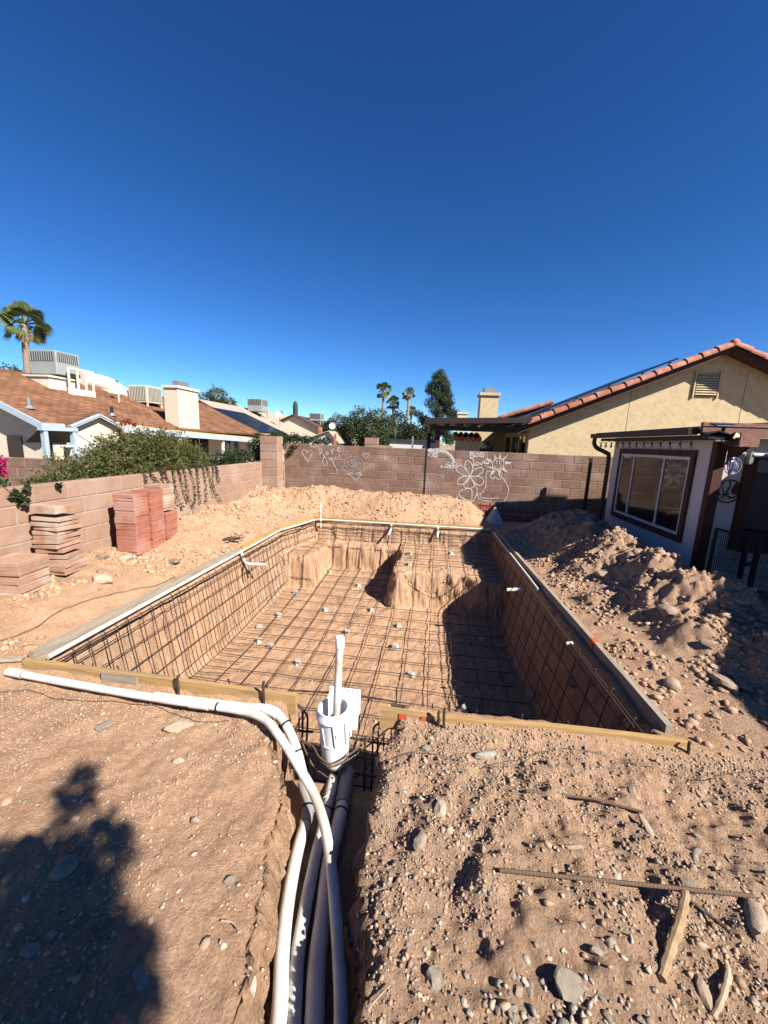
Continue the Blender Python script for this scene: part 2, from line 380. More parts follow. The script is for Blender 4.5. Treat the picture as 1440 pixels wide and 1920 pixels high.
def ground_raw(x, y):
    z = .018*fbm(x, y, 1.3, 4, 3)+.010*fbm(x, y, 6, 3, 9)
    # foreground swell right of the trench, gentle fall on the left
    z = z+.07*gauss(x, y, .45, 1.55, .8, .7)-.03*sstep(1.4, .2, y)*sstep(-.6,-1.8,x)
    z = z+(.036*fbm(x, y, 4.5, 4, 21)+.010*fbm(x,y,13,2,23,.5,True))*sstep(2.4, 2.0, y)*sstep(-.4, 0, x)
    z = z-.095*sstep(2.36, 2.22, y)*sstep(-3.6,-3.0,x)*sstep(-.1,-.5,x)-.06*sstep(2.36,2.2,y)*sstep(-.5,-.1,x)*sstep(3.0,2.0,x)
    z = z+(.0075*fbm(x,y,9,3,25)+.004*fbm(x,y,24,2,27))*sstep(2.5,2.2,y)
    # bank along the left block wall
    wl = np.interp(y, [0,2.4,3.0,4.6,5.4,5.9,7.1,8.6,9.8], [.02,.08,.20,.19,.24,.33,.33,.40,.50])
    t = sstep(-3.12,-4.1, x); left = t*wl*(1+.18*fbm(x,y,2.1,3,31))
    left = left+t*.045*fbm(x,y,3.4,4,33,ridge=True)*sstep(4.6,6,y)
    # heap along the far block wall
    fw = np.interp(x, [-4.4,-3.7,-2.9,-2.2,-1.2,-.2,.5,.95,1.35,1.7], [.48,.48,.58,.50,.50,.48,.44,.40,.10,0])
    yb = 8.62+.08*np.sin(x*2.1)
    far = fw*sstep(0, .75, y-yb)*(1+.10*fbm(x,y,1.9,3,41)+.05*fbm(x,y,6,3,43))
    z = z+np.maximum(left, far)
    # heap beside the house on the right
    A = np.interp(y, [2.2,3.1,3.9,4.5,5.2,5.9,6.6,7.2,7.7,8.3,8.9,9.3], [0,.10,.26,.34,.36,.42,.50,.60,.60,.42,.12,0])
    cx = np.interp(y, [2.5,4,6,8,9], [3.0,2.95,2.85,2.75,2.6])
    w = np.where(x < cx, .62, .48)
    hp = A*np.exp(-np.abs((x-cx)/w)**2.3)
    lump = .0
    for (lx, ly, lr, lh) in ((2.35,6.5,.30,.16),(2.6,5.75,.33,.22),(2.15,5.5,.26,.13),(2.75,4.95,.36,.20),(2.5,4.3,.34,.18),(3.0,4.1,.36,.22),(2.45,3.6,.26,.14),(2.9,3.3,.34,.16),(2.2,6.95,.2,.12),(2.05,4.6,.2,.10)):
        lump = lump+lh*np.exp(-(((x-lx)**2+(y-ly)**2)/(lr*lr))**1.3)
    zone = np.clip(hp*3.2+lump*3, 0, 1)
    z = z+hp+lump+zone*(.050*fbm(x,y,3.2,4,51,.5,True)+.034*fbm(x,y,7,4,53,.6,True)+.016*fbm(x,y,19,2,55))
    return z
def hgt(x, y):
    x = np.asarray(x, float); y = np.asarray(y, float)
    g = ground_raw(x, y)
    # trench for the pipes
    xl = np.interp(y, TL_Y, TL_X)+.022*vnoise(y*5, y*0+3, 61)+.012*vnoise(y*16, y*0, 62)
    xr = np.interp(y, TR_Y, TR_X)+.035*vnoise(y*4.3, y*0+9, 63)+.018*vnoise(y*15, y*0, 64)
    q = np.minimum(x-xl, xr-x)
    tz = np.maximum(-7.0*q, -.44+.03*vnoise(x*6,y*6,65))
    tz = np.where(q > -.06, np.minimum(g, smax(tz, -.44+0*x, .06)), g)
    tz = np.where((q > -.06) & (q < 0), np.minimum(g, g-((q+.06)**2)*6), tz)
    g = np.where(y < 2.5, tz, g)
    # pool pit
    d = pool_d(x, y)
    g = g-.055*sstep(-.40,-.06,d)*sstep(2.3,2.7,y)
    along = x*.9+y*1.1
    dn = d+.014*vnoise(along*7, along*0+2, 71)*sstep(0,.06,d)+.006*vnoise(x*19+y*17, y*3, 72)+.010*fbm(x,y,3.5,2,74)
    p = pit(dn, x, y, 2.0)+.012*fbm(x, y, 5, 3, 73)+.007*fbm(x,y,18,2,75)
    face = sstep(-.48,-.58,p)*sstep(-1.06,-.92,p); p = p+face*(.020*fbm(x,y,7,2,76,.6))
    return np.where(d > 0, np.minimum(g, p), g)
def hz(x, y): return float(hgt(np.array([x]), np.array([y]))[0])
def site(u, v, z0=0.0):
    d = sight(u, v); t0 = 0.5
    ts = np.linspace(.0015, .03, 1400)*1.0
    P = np.array([0,0,CAM_H])[None]+ts[:,None]*d[None]
    h = hgt(P[:,0], P[:,1]); k = np.argmax(P[:,2] < h)
    return Vector((P[k,0], P[k,1], h[k]))

def lines(*segs):
    out = []
    for a, b, st in segs: out += list(np.arange(a, b-1e-9, st))
    out.append(segs[-1][1]); return np.array(out)
GX = lines((-4.45,-1.7,.022), (-1.7,2.0,.0125), (2.0,3.7,.02), (3.7,9.0,.25))
GY = lines((-3.0,.4,.08), (.4,2.5,.0125), (2.5,8.7,.02), (8.7,10.1,.035))
XX, YY = np.meshgrid(GX, GY); ZZ = hgt(XX, YY)
nx, ny = len(GX), len(GY)
GYy, GXx = np.gradient(ZZ, GY, GX); SL = np.hypot(GXx, GYy); PDm = pool_d(XX, YY)
steep = sstep(1.2, 3.5, SL)*np.where((PDm > .05) | (YY < 2.3), 1, .3)*(XX < 1.9)*(YY > .4)
amp = .026*fbm(XX*9+YY*9, ZZ*10, 1.0, 3, 95)+.012*fbm(XX*23+YY*21, ZZ*24, 1.0, 2, 97)+.014*fbm(XX*4+YY*3, ZZ*16, 1.0, 2, 99)
DX = XX+steep*amp*GXx/np.maximum(SL,1e-6); DY = YY+steep*amp*GYy/np.maximum(SL,1e-6)
V = np.stack([DX.ravel(), DY.ravel(), ZZ.ravel()], 1)
ii = (np.arange(ny-1)[:,None]*nx+np.arange(nx-1)[None]).ravel()
F = np.stack([ii, ii+1, ii+nx+1, ii+nx], 1)
gme = grid_mesh('ground', V, F); gme.shade_smooth()
at = gme.attributes.new('soil', 'FLOAT', 'POINT')
old = (sstep(2.45, 2.15, YY)*(sstep(-.5,-.1,XX)*.74+.12)+sstep(1.75,2.3,XX)*.8*sstep(8.6,7.6,YY))*(.85+.3*fbm(XX,YY,1.2,3,81))
PD = pool_d(XX,YY)
old = np.where(PD > .02, .55*sstep(.45,.2,PD)*(.6+.6*fbm(XX,YY,2.2,3,83)), old)+sstep(1.1, 1.6, XX)*sstep(8.4,8.8,YY)*.7
old = old+sstep(-.6,0.3,-np.abs(XX+.4))*0
at.data.foreach_set('value', np.clip(old, 0, 1).ravel().astype(np.float32))
structure(link('ground', gme, 'soil'), 'peach coloured bare dirt with pool pit, pipe trench and spoil heaps')
m = MB(); B = 900
for a, b in (((-B,10.1),(B,B)), ((-B,-B),(B,-3.0)), ((-B,-3.0),(-4.45,10.1)), ((9.0,-3.0),(B,10.1))):
    m.add([(a[0],a[1],-.06),(b[0],a[1],-.06),(b[0],b[1],-.06),(a[0],b[1],-.06)], [(0,1,2,3)])
structure(m.build('terrain', 'far_ground'), 'pale dry ground beyond the yard walls')

# ================================================================== block walls
def block_mesh(l, w, h, name='block'):
    b = MB().box((-l/2,-w/2,-h/2), (l/2,w/2,h/2), .006)
    me = bpy.data.meshes.new(name); me.from_pydata(b.v, [], b.f)
    bm = bmesh.new(); bm.from_mesh(me); bmesh.ops.recalc_face_normals(bm, faces=bm.faces); bm.to_mesh(me); bm.free(); return me
PITCH, ROW = .4064, .2032
MESHES = {}
def put(kind, me, m, parent, loc, rz=0.0, name='block', rx=0.0, ry=0.0):
    key = (kind, m)
    if key not in MESHES:
        if not me.materials: me.materials.append(MATS[m])
        MESHES[key] = me
    o = bpy.data.objects.new(name, MESHES[key]); COL.objects.link(o); o.parent = parent
    o.matrix_parent_inverse = Matrix.Translation(-parent.location); o.location = loc; o.rotation_euler = (rx, ry, rz); return o
def block_wall(name, label, a, b, top, rows, m, thick=.15, skip=None, phase=0.0, kind='w', core=.006):
    """wall whose visible face runs from a to b (the face looks to the right of a->b)"""
    t = thing(name, label, 'wall', (a[0], a[1], top-rows*ROW))
    A = Vector((a[0],a[1],0)); Bv = Vector((b[0],b[1],0)); d = (Bv-A).normalized(); L = (Bv-A).length; n = Vector((-d.y, d.x, 0))  # n points away from the viewer
    rz = math.atan2(d.y, d.x); jt = .011
    M = Matrix.Translation(A) @ Matrix.Rotation(rz, 4, 'Z')
    MB().box((.01,.008,top-rows*ROW), (L-.01,thick-.008,top-core), M=M).build('mortar', 'mortar', t)
    full = block_mesh(PITCH-jt, thick, ROW-jt)
    for r in range(rows):
        z = top-ROW*(r+.5); off = (PITCH/2 if r % 2 else 0.0)+phase
        x = -PITCH+off % PITCH
        while x < L:
            x0 = max(x, 0); x1 = min(x+PITCH, L)
            if x1-x0 > .06 and not (skip and skip((x0+x1)/2, r)):
                c = A+d*((x0+x1)/2)+n*(thick/2+random.uniform(-.0022,.0022)); c.z = z
                if x1-x0 > PITCH-.01: put(kind, full, m, t, c, rz)
                else:
                    o = put(kind+str(round(x1-x0,3)), block_mesh(x1-x0-jt, thick, ROW-jt), m, t, c, rz)
            x += PITCH
    return t
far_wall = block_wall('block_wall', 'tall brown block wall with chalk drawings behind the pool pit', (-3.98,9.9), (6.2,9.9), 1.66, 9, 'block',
                      skip=lambda s, r: False)
# control joint filled with dark foam
MB().box((-.235,9.889,-.1), (-.200,9.93,1.668)).build('expansion_joint', 'joint_foam', far_wall)
MB().box((-3.99,9.886,.2), (-3.965,9.92,1.62)).build('mortar_seam', 'mortar', far_wall)
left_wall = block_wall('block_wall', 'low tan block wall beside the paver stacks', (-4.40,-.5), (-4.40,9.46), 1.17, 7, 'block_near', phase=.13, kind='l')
pil = block_wall('block_pilaster', 'square tan block pilaster where the two yard walls meet', (-4.46,9.47), (-3.99,9.47), 1.83, 10, 'block_near', thick=.4, kind='p')
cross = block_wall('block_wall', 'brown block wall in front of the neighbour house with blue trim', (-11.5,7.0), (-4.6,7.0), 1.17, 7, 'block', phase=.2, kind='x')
# short irregular block courses beyond the far wall
rub = block_wall('garden_wall', 'stepped pale block wall showing just above the far wall', (-2.06,11.2), (-1.24,11.2), 1.90, 9, 'block_near',
                 skip=lambda s, r: s > .5 and r < 1, kind='g', core=.21)

# ================================================================== chalk drawings on the far wall
def chalk(name, m, strokes, ox, oy, sc, w=.019, fills=()):
    b = MB(); yy = 9.8955
    for st in strokes:
        sm = st[0] == 's' if isinstance(st[0], str) else True
        pts = st[1:] if isinstance(st[0], str) else st
        P = [on_y(ox+p[0]/sc, oy+p[1]/sc, yy) for p in pts]
        if sm and len(P) > 2: P = spline(P, 4)
        ww = w
        for i in range(len(P)-1):
            a, c = P[i], P[i+1]; d = (c-a)
            if d.length < 1e-5: continue
            d.normalize(); nrm = Vector((-d.z,0,d.x))*ww/2*random.uniform(.8,1.15); e = d*ww*.3
            b.prism([a-e-nrm, c+e-nrm, c+e+nrm, a-e+nrm], (0,-.0012*random.uniform(.7,1.3),0))
    for poly in fills:
        b.prism([on_y(ox+p[0]/sc, oy+p[1]/sc, yy) for p in poly], (0,-.0015,0))
    return b.build(name, m, far_wall)
def ring(cx, cy, rx, ry=None, n=10, a0=0, a1=6.2832):
    ry = ry or rx; return [(cx+rx*math.cos(a0+(a1-a0)*i/n), cy+ry*math.sin(a0+(a1-a0)*i/n)) for i in range(n+1)]
A_ = (540, 830, 6.545); B_ = (780, 830, 7.2)
chalk('chalk_heart', 'chalk', [[(240,235),(175,130),(185,95),(215,95),(235,125)],[(235,125),(265,95),(295,115),(280,160),(240,235)],['l',(275,20),(285,50),(340,55),(345,20)]], *A_, w=.016)
chalk('chalk_writing', 'chalk', [[(385,145),(415,100),(398,75),(380,100),(440,160),(480,230),(470,280),(440,275),(425,220),(450,160)],ring(480,132,14,18),['l',(515,75),(540,135),(555,70)],
      [(612,88),(640,75),(625,55),(606,80),(620,110),(650,105)],[(498,180),(508,215),(530,190)],[(525,180),(560,260),(600,340),(595,380),(530,380)],ring(550,207,18,20),[(578,172),(585,202),(608,200),(612,165)],['l',(632,140),(638,185)],['l',(632,210),(655,210)]], *A_, w=.015)
sp = [(800+(6+i*2.1)*math.cos(i*.75), 238+(6+i*2.1)*math.sin(i*.75)) for i in range(20)]
chalk('chalk_rose', 'chalk_blue', [sp,[(690,240),(720,190),(780,170),(830,175),(880,200),(930,260),(938,300),(920,350),(860,370)],[(820,380),(740,360),(680,340),(655,310),(690,285),(720,295)],[(690,240),(700,280)],
      [(740,210),(730,250),(770,290),(830,285),(872,262),(868,210)],[(800,330),(790,370),(840,380),(905,345)],[(830,290),(835,330),(800,340)],[(880,300),(860,340),(920,330)]], *A_, w=.013)
chalk('chalk_rose_leaves', 'chalk', [[(715,380),(765,400),(835,462)],[(835,462),(905,382)],[(905,382),(860,395),(840,372),(905,375)],[(720,382),(770,378),(800,385)]], *A_, w=.014)
chalk('chalk_heart', 'chalk', [[(965,190),(915,155),(920,135),(945,130),(955,150)],[(955,150),(975,128),(992,140),(965,190)],['l',(1185,155),(1190,190),(1183,205)]], *A_, w=.014)
chalk('chalk_butterfly', 'chalk', [ring(195,105,35,24),ring(195,105,22,12),ring(282,110,44,32),ring(282,110,28,18),ring(200,165,27,20),ring(262,170,35,27),ring(262,172,18,13),['l',(235,78),(230,195)],ring(286,112,14,8),ring(192,103,10,6)], *B_, w=.018)
chalk('chalk_rainbow', 'chalk', [[(335,108),(400,113),(465,160),(502,210),(520,270)],[(335,120),(398,127),(455,168),(490,215),(507,270)]], *B_, w=.030)
chalk('chalk_rainbow_band', 'chalk_blue', [[(335,135),(396,142),(445,180),(477,222),(492,270)],[(338,148),(395,156),(435,190),(463,230),(476,270)]], *B_, w=.016)
chalk('chalk_cloud', 'chalk', [ring(x,y,r,r*.8) for x,y,r in ((415,315,22),(440,285,24),(480,305,26),(520,290,26),(535,325,20),(490,335,20),(440,330,20),(505,312,12),(458,308,12))]+[['l',(330,325),(365,330),(400,335)],ring(345,322,10)], *B_, w=.017)
chalk('chalk_writing', 'chalk', [['l',(735,130),(738,200)],[(735,135),(778,142),(770,160),(742,165)],[(742,165),(790,172),(785,192),(730,205)],['l',(803,147),(850,145)],['l',(826,147),(823,183)],['l',(800,187),(850,183)],[(908,137),(872,145),(860,170),(882,190),(912,185),(910,166)],['l',(910,166),(888,165)],
      [(725,205),(755,215),(778,245),(772,295),(760,325)],[(760,325),(790,302),(802,275)],ring(826,285,21,22),['l',(858,265),(880,302),(907,252)],[(918,283),(982,262),(960,230),(925,250),(930,285),(990,275)],['l',(722,130),(760,133)]], *B_, w=.024)
chalk('chalk_flower', 'chalk', [[(728,455),(665,340),(665,270),(700,245),(750,290),(760,360),(728,455)],[(728,455),(780,370),(860,335),(905,350),(895,400)],[(895,400),(830,445),(728,455)],[(728,455),(840,455),(900,490),(910,540),(870,575),(800,550),(728,455)],
      [(728,455),(690,530),(645,560),(660,605),(720,615),(775,600),(785,560),(728,455)],[(728,455),(640,455),(570,500),(560,550),(590,570),(660,540),(728,455)],[(728,455),(640,440),(560,390),(540,340),(590,310),(650,340),(728,455)],ring(728,455,10),
      [(780,540),(820,610),(820,690),(765,795)],[(750,790),(752,640),(680,625),(600,650),(580,700)],[(580,700),(640,755),(740,795)],[(560,720),(555,760),(595,795),(650,790),(640,750),(600,740)]], *B_, w=.021)
chalk('chalk_sun', 'chalk', [ring(1108,292,78,80,18),['l',(1085,235),(1085,285)],['l',(1128,235),(1128,285)],[(1055,312),(1080,348),(1110,356),(1140,342),(1156,310)]], *B_, w=.018,
      fills=[[(1050,150),(1058,218),(1090,210)],[(1142,140),(1112,208),(1150,218)],[(1250,150),(1165,222),(1183,242)],[(1312,268),(1198,252),(1203,298)],[(1252,415),(1182,328),(1160,372)],[(1130,475),(1097,376),(1145,374)],[(1008,450),(1036,362),(1076,378)],[(915,320),(1032,328),(1038,352)],[(940,200),(1012,232),(1024,285)]])
chalk('chalk_doodle', 'chalk', [[(1010,395),(950,400),(938,600),(870,700),(880,742),(1000,752),(1120,745)],[(1020,390),(1000,460),(1040,490),(1070,465),(1110,500),(1160,470)],[(1150,455),(1200,520),(1245,620),(1235,700),(1190,790),(1130,815)],[(1195,510),(1228,570),(1250,640)],[(870,690),(830,700),(835,745),(900,780),(1000,790)]], *B_, w=.019)
chalk('chalk_writing', 'chalk_blue', [['l',(125,560),(130,610),(152,608)],ring(172,590,14,16),['l',(190,570),(205,610),(222,565)],['l',(252,565),(232,570),(234,606),(256,604)],['l',(234,588),(250,586)],[(292,560),(268,570),(290,588),(270,604)],['l',(180,640),(182,670)],['l',(215,635),(217,665)]], *B_, w=.010)
chalk('chalk_doodle', 'chalk_blue', [[(130,420),(200,440),(258,510),(265,540)],ring(350,440,28,30),ring(350,445,14,16),[(430,385),(450,370),(480,385),(490,410)],[(420,400),(410,490),(385,575)],['l',(240,330),(280,300)]], *B_, w=.010)

# ================================================================== formwork boards around the pit
def lerp(a, b, t): return (a[0]+(b[0]-a[0])*t, a[1]+(b[1]-a[1])*t)
def board(label, a, b, z0, z1, th, m, side=-1, nick=True):
    """board between plan points a and b, lying outside the pit edge"""
    A = Vector((a[0],a[1],0)); Bv = Vector((b[0],b[1],0)); d = (Bv-A).normalized(); n = Vector((-d.y,d.x,0))*side
    k = max(2, int((Bv-A).length/.35)); vs = []; fs = []
    for i in range(k+1):
        t = i/k; c = A+(Bv-A)*t+n*.006*math.sin(t*7+a[0]); s = .004*math.sin(t*9+a[1])
        for (o_, z) in ((0,z0),(th,z0),(th,z1),(0,z1)): vs.append(c+n*o_+Vector((0,0,z+s)))
    for i in range(k):
        for j in range(4): fs.append((i*4+j,i*4+(j+1)%4,(i+1)*4+(j+1)%4,(i+1)*4+j))
    fs += [(0,1,2,3),(k*4,k*4+1,k*4+2,k*4+3)]
    o = MB().add(vs, fs).build('form_board', m)
    return tag(o, label, 'board')
NL, ML, FL, FR, NR = POOL
LBM = 'lumber_x'; 
board('long grey weathered form board along the left edge of the pit', (NL[0]-.02,NL[1]+.06), lerp(NL,ML,.70), -.10, .045, .045, 'lumber_grey', 1)
board('yellow form board on the left edge near the far corner', lerp(NL,ML,.71), lerp(ML,FL,.02), -.10, .055, .042, 'lumber_x', 1)
board('short yellow form board bending round the far left corner', lerp(ML,FL,.04), lerp(ML,FL,.97), -.10, .06, .042, 'lumber_x', 1)
board('yellow form board below the dirt heap beside the white stake', (FL[0],FL[1]+.01), lerp(FL,FR,.42), -.10, .06, .042, 'lumber', 1)
bf = board('pale form board with an orange mark below the dirt heap', lerp(FL,FR,.425), (FR[0]+.03,FR[1]+.01), -.10, .05, .042, 'lumber', 1)
board('long form board along the right edge below the rocky heap', (FR[0],FR[1]), lerp(FR,NR,.985), -.11, .04, .045, 'lumber_grey', 1)
bl = board('near left form board with a grey splice patch behind the white pipe', (NL[0]+.0,NL[1]-.0), (-.86,2.345), -.115, .035, .04, 'lumber', -1)
MB().box((-2.36,2.300,-.112), (-2.07,2.311,.034)).build('splice_patch', 'lumber_weathered', bl)
br = board('near right form board with orange paint behind the gravel mound', (-.26,2.32), (NR[0]+.06,NR[1]), -.11, .03, .04, 'lumber', -1)
for px, w in ((-.13,.05),(.02,.03)):
    MB().box((px,2.2765,-.02), (px+w,2.279,.022)).build('paint_mark', 'orange_tape', br)
brt = lerp(FR, NR, .80)
mk = MB().box((brt[0]-.004,brt[1]-.05,-.05), (brt[0]+.052,brt[1]+.02,.0475)); 
mk.build('paint_mark', 'orange_tape', [o for o in COL.objects if o.get('label','').startswith('long form board along the right')][0])
tp = lerp(FL, FR, .46); MB().box((tp[0]-.02,tp[1]-.004,.0), (tp[0]+.02,tp[1]+.05,.0645)).build('paint_mark', 'orange_tape', bf)

# rebar stakes holding the boards
for i, (x, y, z0, z1, lx, lab) in enumerate(((-1.72,2.275,-.28,.10,0,'bent rebar stake holding the near left form board'),(-1.08,2.285,-.28,.13,.02,'rebar stake at the free end of the near left form board'),
                     (.13,2.245,-.30,.10,-.03,'slanting rebar stake against the near right form board'),(.165,2.24,-.30,.13,.02,'upright rebar stake against the near right form board'),(1.66,2.30,-.2,.06,0,'short rebar stake at the near right corner of the formwork'))):
    o = MB().tube(spline([(x+lx,y-.02,z0),(x,y,.0),(x-.004,y,z1-.02),(x+.004,y+.008,z1)],4), .009, 7).build('rebar_stake', 'rebar', smooth=True)
    tag(o, lab, 'stake')
o = MB().tube([(-2.44,8.17,-.15),(-2.455,8.18,.41)], .017, 10).build('marker_stake', 'pvc', smooth=True); tag(o, 'thin white upright stake at the far left corner of the pit', 'stake')

# ================================================================== rebar cage
cage = thing('rebar_cage', 'dark steel rebar grid lining the pool pit walls and floor', 'rebar', (-.7,5.4,-1.3))
def rdp(P, eps):
    if len(P) < 3: return P
    a, b = P[0], P[-1]; d = (b-a); L = d.length; best = 0; bi = 0
    for i in range(1, len(P)-1):
        q = P[i]-a; dist = (q-d*(q.dot(d)/(L*L))).length if L > 1e-9 else q.length
        if dist > best: best = dist; bi = i
    if best < eps: return [a, b]
    return rdp(P[:bi+1], eps)[:-1]+rdp(P[bi:], eps)
def cage_z(x, y):
    x = np.asarray(x, float); y = np.asarray(y, float)
    return np.minimum(pit(pool_d(x, y)-.075, x, y, 0)+.055, -.035)
def cage_bar(xs, ys, seed, rad=.0052):
    z = cage_z(xs, ys); wob = .010
    P = [Vector((xs[i]+wob*vnoise(ys[i]*2.2+seed, seed*1.7, 91)*1.0, ys[i]+wob*vnoise(xs[i]*2.2+seed*3, seed, 92), z[i]+.008*vnoise(xs[i]*3+seed, ys[i]*3, 93))) for i in range(len(xs))]
    P = rdp(P, .006)
    # round the hooked ends
    return MB().tube(P, rad, 6).build('rebar', 'rebar', cage, smooth=True)
for k, y in enumerate(np.arange(2.62, 8.3, .30)):
    t = (y-2.36)/6.0
    xl = np.interp(y, [2.36,7.0,8.32], [-3.05,-2.97,-2.62])+.10; xr = np.interp(y, [2.38,8.46], [1.62,1.38])-.10
    xs = np.concatenate([np.linspace(xl, xl+.55, 70), np.linspace(xl+.56, xr-.56, 60), np.linspace(xr-.55, xr, 70)])
    cage_bar(xs, np.full_like(xs, y)+.012*np.sin(k*2.3), k)
for k, x in enumerate(np.arange(-2.70, 1.32, .31)):
    y0 = 2.47 if not (-.95 < x < -.15) else 2.14; y1 = 8.34-.0 if x > -2.5 else 7.9
    ys = np.concatenate([np.linspace(y0, y0+.5, 60), np.linspace(y0+.51, 6.0, 30), np.linspace(6.02, y1, 150)])
    cage_bar(np.full_like(ys, x), ys, 40+k)
def inset(d):
    L = []
    n = len(POOL)
    for i in range(n):
        (ax,ay),(bx,by) = POOL[i], POOL[(i+1) % n]; ex, ey = bx-ax, by-ay; l = math.hypot(ex,ey); nxn, nyn = ey/l, -ex/l
        L.append(((ax+nxn*d, ay+nyn*d), (ex, ey)))
    P = []
    for i in range(n):
        (p, e), (q, g) = L[i-1], L[i]; den = e[0]*g[1]-e[1]*g[0]
        t = ((q[0]-p[0])*g[1]-(q[1]-p[1])*g[0])/den; P.append((p[0]+e[0]*t, p[1]+e[1]*t))
    return P
for k, z in enumerate((-.02,-.05,-.14,-.30,-.50,-.72,-.93)):
    d = .09+(.0 if k > 1 else (.05 if k == 0 else .0))+(-z/6 if z < -.1 else 0)+.035
    q = inset(d)
    for i in range(4):
        a, b = q[i], q[i+1]
        if z < -.40 and i in (1, 2): continue
        if z < -.36 and i == 3: b = lerp(a,b,1.0); a = lerp(a,b,.36)
        if z < -.40 and i == 0: b = lerp(a,b,.93)
        P = [Vector((*lerp(a,b,t), z+.006*math.sin(9*t+k+i))) for t in np.linspace(-.01, 1.01, 14)]
        MB().tube(P, .0070 if k < 2 else .0052, 6).build('rebar', 'rebar', cage, smooth=True)
    if k < 2:      # near edge rods run behind the two boards, open at the skimmer
        for xa, xb in ((-2.95,-.93),(-.2,1.5)):
            P = [Vector((xa+(xb-xa)*t, 2.42+.04*k, z-.01)) for t in np.linspace(0,1,10)]
            MB().tube(P, .0075, 6).build('rebar', 'rebar', cage, smooth=True)
# wall verticals between the cross bars on the left and far faces
for k, y in enumerate(np.arange(2.77, 6.8, .30)):
    xl = np.interp(y, [2.36,7.0], [-3.05,-2.97])+.10
    xs = np.linspace(xl, xl+.62, 80)
    cage_bar(xs, np.full_like(xs, y), 70+k, .0048)
# loops that hold the skimmer in the gap
def rod(P, r=.0075, k=6, m='rebar', n=6): return MB().tube(spline(P, k), r, n).build('rebar', m, cage, smooth=True)
for dx, dz in ((0,0),(.035,-.03)):
    rod([(-1.45,2.41+dx,-.06+dz),(-.98,2.40+dx,-.07+dz),(-.84+dx,2.36,-.10+dz),(-.815+dx,2.33,-.22),(-.82+dx,2.32,-.45),(-.80+dx,2.32,-.72)])
    rod([(.55,2.41+dx,-.06+dz),(-.12,2.38+dx,-.07+dz),(-.245-dx,2.34,-.10+dz),(-.27-dx,2.32,-.2),(-.265-dx,2.31,-.45),(-.27-dx,2.31,-.75)])
for z, ya in ((-.20,2.25),(-.42,2.2),(-.62,2.12)):
    rod([(-.93,ya,z),(-.72,ya+.03,z-.005)], .009); rod([(-.50,ya+.03,z-.01),(-.2,ya,z)], .009)
rod([(-.95,2.06,-.50),(-.55,2.05,-.52),(-.18,2.06,-.50)], .010)
for x in (-.88,-.34): rod([(x,2.2,-.12),(x+.01,2.17,-.5),(x+.01,2.25,-.95)], .008)
for z in (-.02,): rod([(-.95,2.40,.0),(-.55,2.45,-.005),(-.15,2.42,.0)], .006)

# concrete spacer blocks under the grid
sp_b = MB(); h = .07
sp_b.add([(-.045,-.045,0),(.045,-.045,0),(.045,.045,0),(-.045,.045,0),(-.032,-.032,h),(.032,-.032,h),(.032,.032,h),(-.032,.032,h)],[(3,2,1,0),(4,5,6,7),(0,1,5,4),(1,2,6,5),(2,3,7,6),(3,0,4,7)])
sp_me = bpy.data.meshes.new('spacer_block'); sp_me.from_pydata(sp_b.v, [], sp_b.f); sp_me.materials.append(MATS['concrete'])
SPACERS = [(-2.42,5.71),(-2.55,5.28),(-2.38,4.9),(-2.15,4.79),(-1.64,4.48),(-1.71,6.03),(-1.18,5.38),(-.40,5.1),(-.13,4.5),(-.41,5.75),(-.93,6.2),(-1.34,7.12),(-2.45,6.6),(-2.1,7.7),(-.82,6.85),(-1.0,3.6),(.9,5.6),(.5,3.9)]
for i, (x, y) in enumerate(SPACERS+[(-.36,6.9),(-.38,7.5),(.44,7.7),(.38,6.85)]):
    o = bpy.data.objects.new('spacer_block', sp_me); COL.objects.link(o); o.location = (x, y, hz(x,y)-.012); o.rotation_euler = (0,0,random.uniform(0,1.5))
    if i < len(SPACERS): tag(o, 'small grey concrete spacer block under the rebar on the pit floor', 'spacer', 'concrete spacers on the pit floor')
    else: tag(o, 'small grey concrete spacer block on the raised dirt shelf', 'spacer', 'concrete spacers on the dirt shelf')
    if i in (1, 4, 5, 7, 8, 11, 17):
        c = MB().box((x-.07,y-.05,0), (x+.03,y+.06,.012)); zc = hz(x-.03,y)
        c.v = [(p[0],p[1],p[2]+zc-.004) for p in c.v]
        tag(c.build('wood_shim', 'lumber_weathered'), 'thin brown wood shim beneath a concrete spacer on the pit floor', 'shim', 'wood shims on the pit floor')

# ================================================================== pipes
def pipe(name, label, P, r, m, k=8, n=14, couplings=(), group=None, rings=()):
    Q = spline(P, k); t = tag(MB().tube(Q, r, n).build(name, m, smooth=True), label, 'pipe', group)
    for f, ln, mm in couplings:
        i = int(f*(len(Q)-1)); j = min(len(Q)-1, i+ln)
        s = MB().tube(Q[i:j+1], r*1.16, n).build('coupling', mm, t, smooth=True)
    for f in rings:
        i = max(1, min(len(Q)-2, int(f*(len(Q)-1)))); c = Q[i]; d = (Q[i+1]-Q[i-1]).normalized()
        MB().tube([c-d*.006, c+d*.006], r*1.06, n).build('primer_band', 'rubber', t, smooth=True)
    return t
lp = [lerp(NL,ML,t) for t in (.012,.3,.6,.99)]
def straight(A, B, n=5): return [(A[0]+(B[0]-A[0])*i/n, A[1]+(B[1]-A[1])*i/n, A[2]+(B[2]-A[2])*i/n) for i in range(n+1)]
pipe('pipe', 'long white pipe laid inside the left form board', straight((-2.965,2.44,.0),(ML[0]+.05,ML[1]-.03,.012),8)+straight((ML[0]+.06,ML[1]+.03,.012),(FL[0]+.055,FL[1]-.10,.015),4), .019, 'pvc', 3)
pipe('pipe', 'thin white pipe along the inside of the far form board', straight((FL[0]+.07,FL[1]-.04,.012),(1.32,8.41,.01),8), .016, 'pvc', 2)
